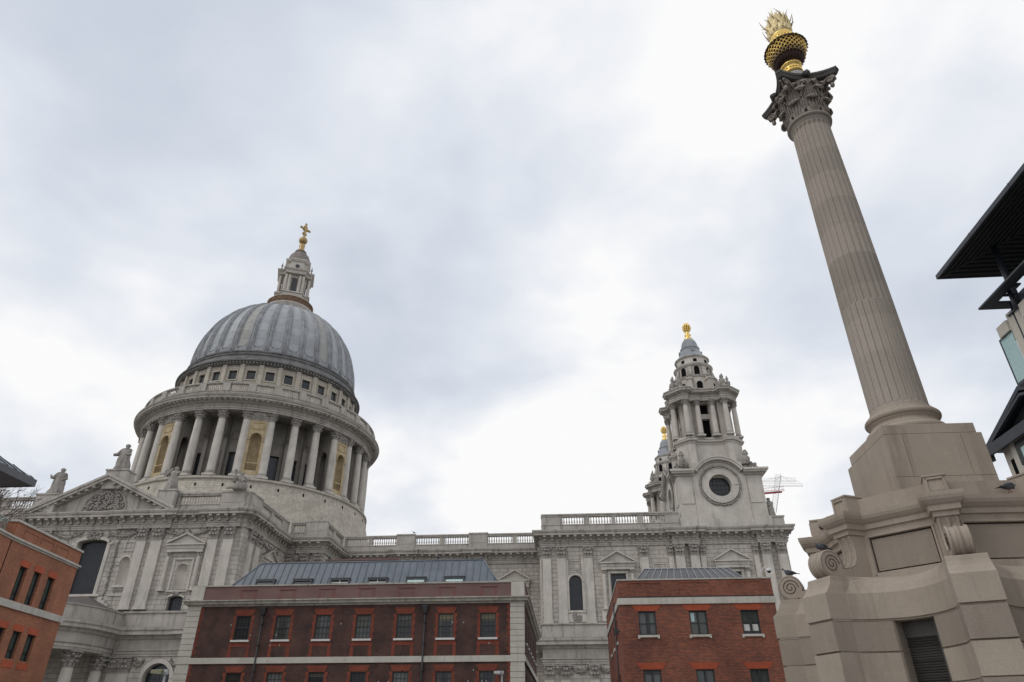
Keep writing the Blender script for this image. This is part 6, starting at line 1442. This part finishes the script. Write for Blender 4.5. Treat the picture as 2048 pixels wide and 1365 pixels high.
for k in range(6): y = 25.9-4.2*k; q.tube([(wx+.02, y-.47, 0), (wx+.02, y-.47, 17.5)], .045, 8); q.box(wx-.1, wx-.02, y-.9, y-.2, 16.98, 17.04)
q.box(wx+.3, wx+.5, -6, 25.3, 17.05, 17.75); q.build('drainpipes_and_fascia', NAVY, B)
q = MB(); q.box(wx+.55, wx+9, -6, 25.4, 0, 17.0); q.build('core_wall', SOFF, B)
for k in range(5):
    y = 25.9-4.2*k
    for z0, z1 in ((13.3, 16.35), (9.8, 12.7), (6.3, 9.2)):
        q = MB(); q.box(wx+.2, wx+.3, y-4.08, y-3.98, z0, z1); q.box(wx+.2, wx+.3, y-1.12, y-1.02, z0, z1); q.box(wx+.2, wx+.3, y-3.98, y-1.12, z1-.1, z1); q.box(wx+.2, wx+.3, y-3.98, y-1.12, z0, z0+.1); q.box(wx+.2, wx+.28, y-2.6, y-2.52, z0, z1); w = q.build('window', NAVY, B)
        q = MB(); q.box(wx+.32, wx+.36, y-4.0, y-1.1, z0, z1); q.build('pane', TG, w)
# projecting glass bay at the far corner
q = MB(); q.box(18.95, 19.0, 26.36, 26.42, 14.3, 16.55); q.box(19.3, 19.36, 26.36, 26.42, 14.3, 16.55) if 0 else None
gy0, gy1, gz0, gz1 = 25.95, 26.85, 14.4, 16.42
q = MB(); q.box(wx-.03, wx+.03, gy1-.06, gy1, gz0, gz1); q.box(wx-.03, wx+.6, gy0, gy1, gz1, gz1+.07); q.box(wx-.03, wx+.6, gy0, gy1, gz0-.12, gz0); bay = q.build('glass_bay', NAVY, B)
q = MB(); q.box(wx-.01, wx+.01, gy0, gy1-.06, gz0, gz1); q.build('bay_pane', GLS, bay)
# ============================================================ GABLED BUILDING (right, beyond)
k_ = 1.12
def G(x, y, z): return (x*k_, y*k_, 1.6+(z-1.6)*k_)
B = thing('gabled_stone_building', 'pale stone building with a dark blue gable roof behind the column', 'building', (21.84, 31, 0))
q = MB(G); q.box(19.9, 30, 24.6, 30.55, -5, 13.3); q.box(19.72, 19.9, 24.6, 29.75, -5, 12.98); q.build('wall', CREAM, B)
q = MB(G); ap, ev = (27.45, 14.6), (30.93, 13.25)
q.prism([(ev[0], ev[1]), (ap[0], ap[1]), (24.0, 13.25), (24.0, 13.05), (ap[0], ap[1]-.2), (ev[0], ev[1]-.2)], 19.45, 31, 'x'); rf_ = q.build('roof', NAVY, B)
q = MB(G); q.prism([(ev[0]-.35, ev[1]-.03), (ap[0], ap[1]-.33), (24.35, 13.22), (24.35, 13.1), (ap[0], ap[1]-.45), (ev[0]-.35, ev[1]-.14)], 19.4, 19.55, 'x'); q.box(19.45, 20.3, 24, 30.9, 12.9, 13.2); q.box(19.38, 19.5, 24, 30.95, 12.72, 13.18); q.box(19.42, 19.6, 30.75, 30.95, 12.5, 12.9); q.build('bargeboard', GREY, rf_)
q = MB(G); q.add([(19.95, 30.6, 13.1), (19.95, 27.45, 14.35), (19.95, 24.3, 13.1)], [(0, 1, 2)]); q.build('gable_infill', SOFF, B)
q = MB(G); q.box(19.66, 19.73, 28.5, 29.32, 11.75, 12.75); w = q.build('window', NAVY, B); q = MB(G); q.box(19.64, 19.655, 28.55, 29.25, 11.82, 12.7); q.build('pane', TG, w); q = MB(G); q.box(19.62, 19.635, 28.55, 28.95, 11.9, 12.4); q.build('window_blind', GLS, w)
q = MB(G); q.box(19.85, 19.97, 29.95, 30.2, 11.3, 12.3); q.build('slot_window', VOID, B)
q = MB(G); q.box(19.6, 19.72, 24.6, 28.6, 11.55, 11.68); q.build('sill_course', LIME, B)

# ============================================================ split meshes that hold several separate pieces
SPLIT = {'flat_arches': 'flat_arch', 'parapet_panels': 'parapet_panel', 'quoins': 'quoin_pier', 'window_column': 'window_column', 'niche': 'niche', 'canopy_posts': 'canopy_post', 'lantern_urns': 'lantern_urn', 'stone_urns': 'stone_urn',
         'carved_corner_urns': 'carved_urn', 'upper_openings': 'upper_opening', 'lantern_window': 'lantern_window', 'peristyle_window': 'peristyle_window', 'window_surround': 'window_surround', 'carved_relief': 'carved_relief', 'tie_plates': 'tie_plate',
         'masonry_joint': 'masonry_joint', 'ventilation_slits': 'ventilation_slit', 'quoin_edge_brick': 'quoin_edge_brick', 'volutes': 'volute', 'garland_ring': 'garland_ring', 'round_opening': 'round_opening', 'opening_grille': 'opening_grille',
         'spiral_groove': 'spiral_groove', 'pediment': 'pediment', 'wall_ribs': 'wall_rib', 'roof_plant_wall': 'roof_plant_wall', 'flat_roof': 'flat_roof', 'stone_frame': 'stone_frame', 'window_blind': 'window_blind', 'curtain': 'curtain', 'stem': 'stem'}
def split(o, new):
    me = o.data; n = len(me.vertices); par = list(range(n))
    def find(a):
        while par[a] != a: par[a] = par[par[a]]; a = par[a]
        return a
    for e_ in me.edges: a, b = find(e_.vertices[0]), find(e_.vertices[1]); par[a] = b
    isl = {}
    for i in range(n): isl.setdefault(find(i), []).append(i)
    bx = []
    for k, vs in isl.items():
        co = [me.vertices[i].co for i in vs]; bx.append([[min(c[j] for c in co)-.03 for j in range(3)], [max(c[j] for c in co)+.03 for j in range(3)], set(vs)])
    ch = True
    while ch:
        ch = False; out_ = []
        for b in bx:
            for c in out_:
                if all(b[0][j] <= c[1][j] and c[0][j] <= b[1][j] for j in range(3)):
                    for j in range(3): c[0][j] = min(c[0][j], b[0][j]); c[1][j] = max(c[1][j], b[1][j])
                    c[2] |= b[2]; ch = True; break
            else: out_.append(b)
        bx = out_
    if not 1 < len(bx) <= 100: o.name = new; return
    own = {}
    for k, b in enumerate(bx):
        for i in b[2]: own[i] = k
    F_ = [[] for _ in bx]
    for p in me.polygons: F_[own[p.vertices[0]]].append(p)
    for k, fs in enumerate(F_):
        if not fs: continue
        used = sorted({i for p in fs for i in p.vertices}); ix = {u: j for j, u in enumerate(used)}
        m2 = bpy.data.meshes.new(new); m2.from_pydata([me.vertices[i].co[:] for i in used], [], [tuple(ix[i] for i in p.vertices) for p in fs]); m2.polygons.foreach_set('use_smooth', [p.use_smooth for p in fs]); m2.materials.append(me.materials[0])
        if k == 0: first = m2; continue
        c = o.copy(); c.data = m2; c.name = new; S.collection.objects.link(c)
    o.data = first; o.name = new
for o in list(S.collection.objects):
    b_ = o.name.split('.')[0]
    if o.type == 'MESH' and b_ in SPLIT and o.parent and not o.children: split(o, SPLIT[b_])
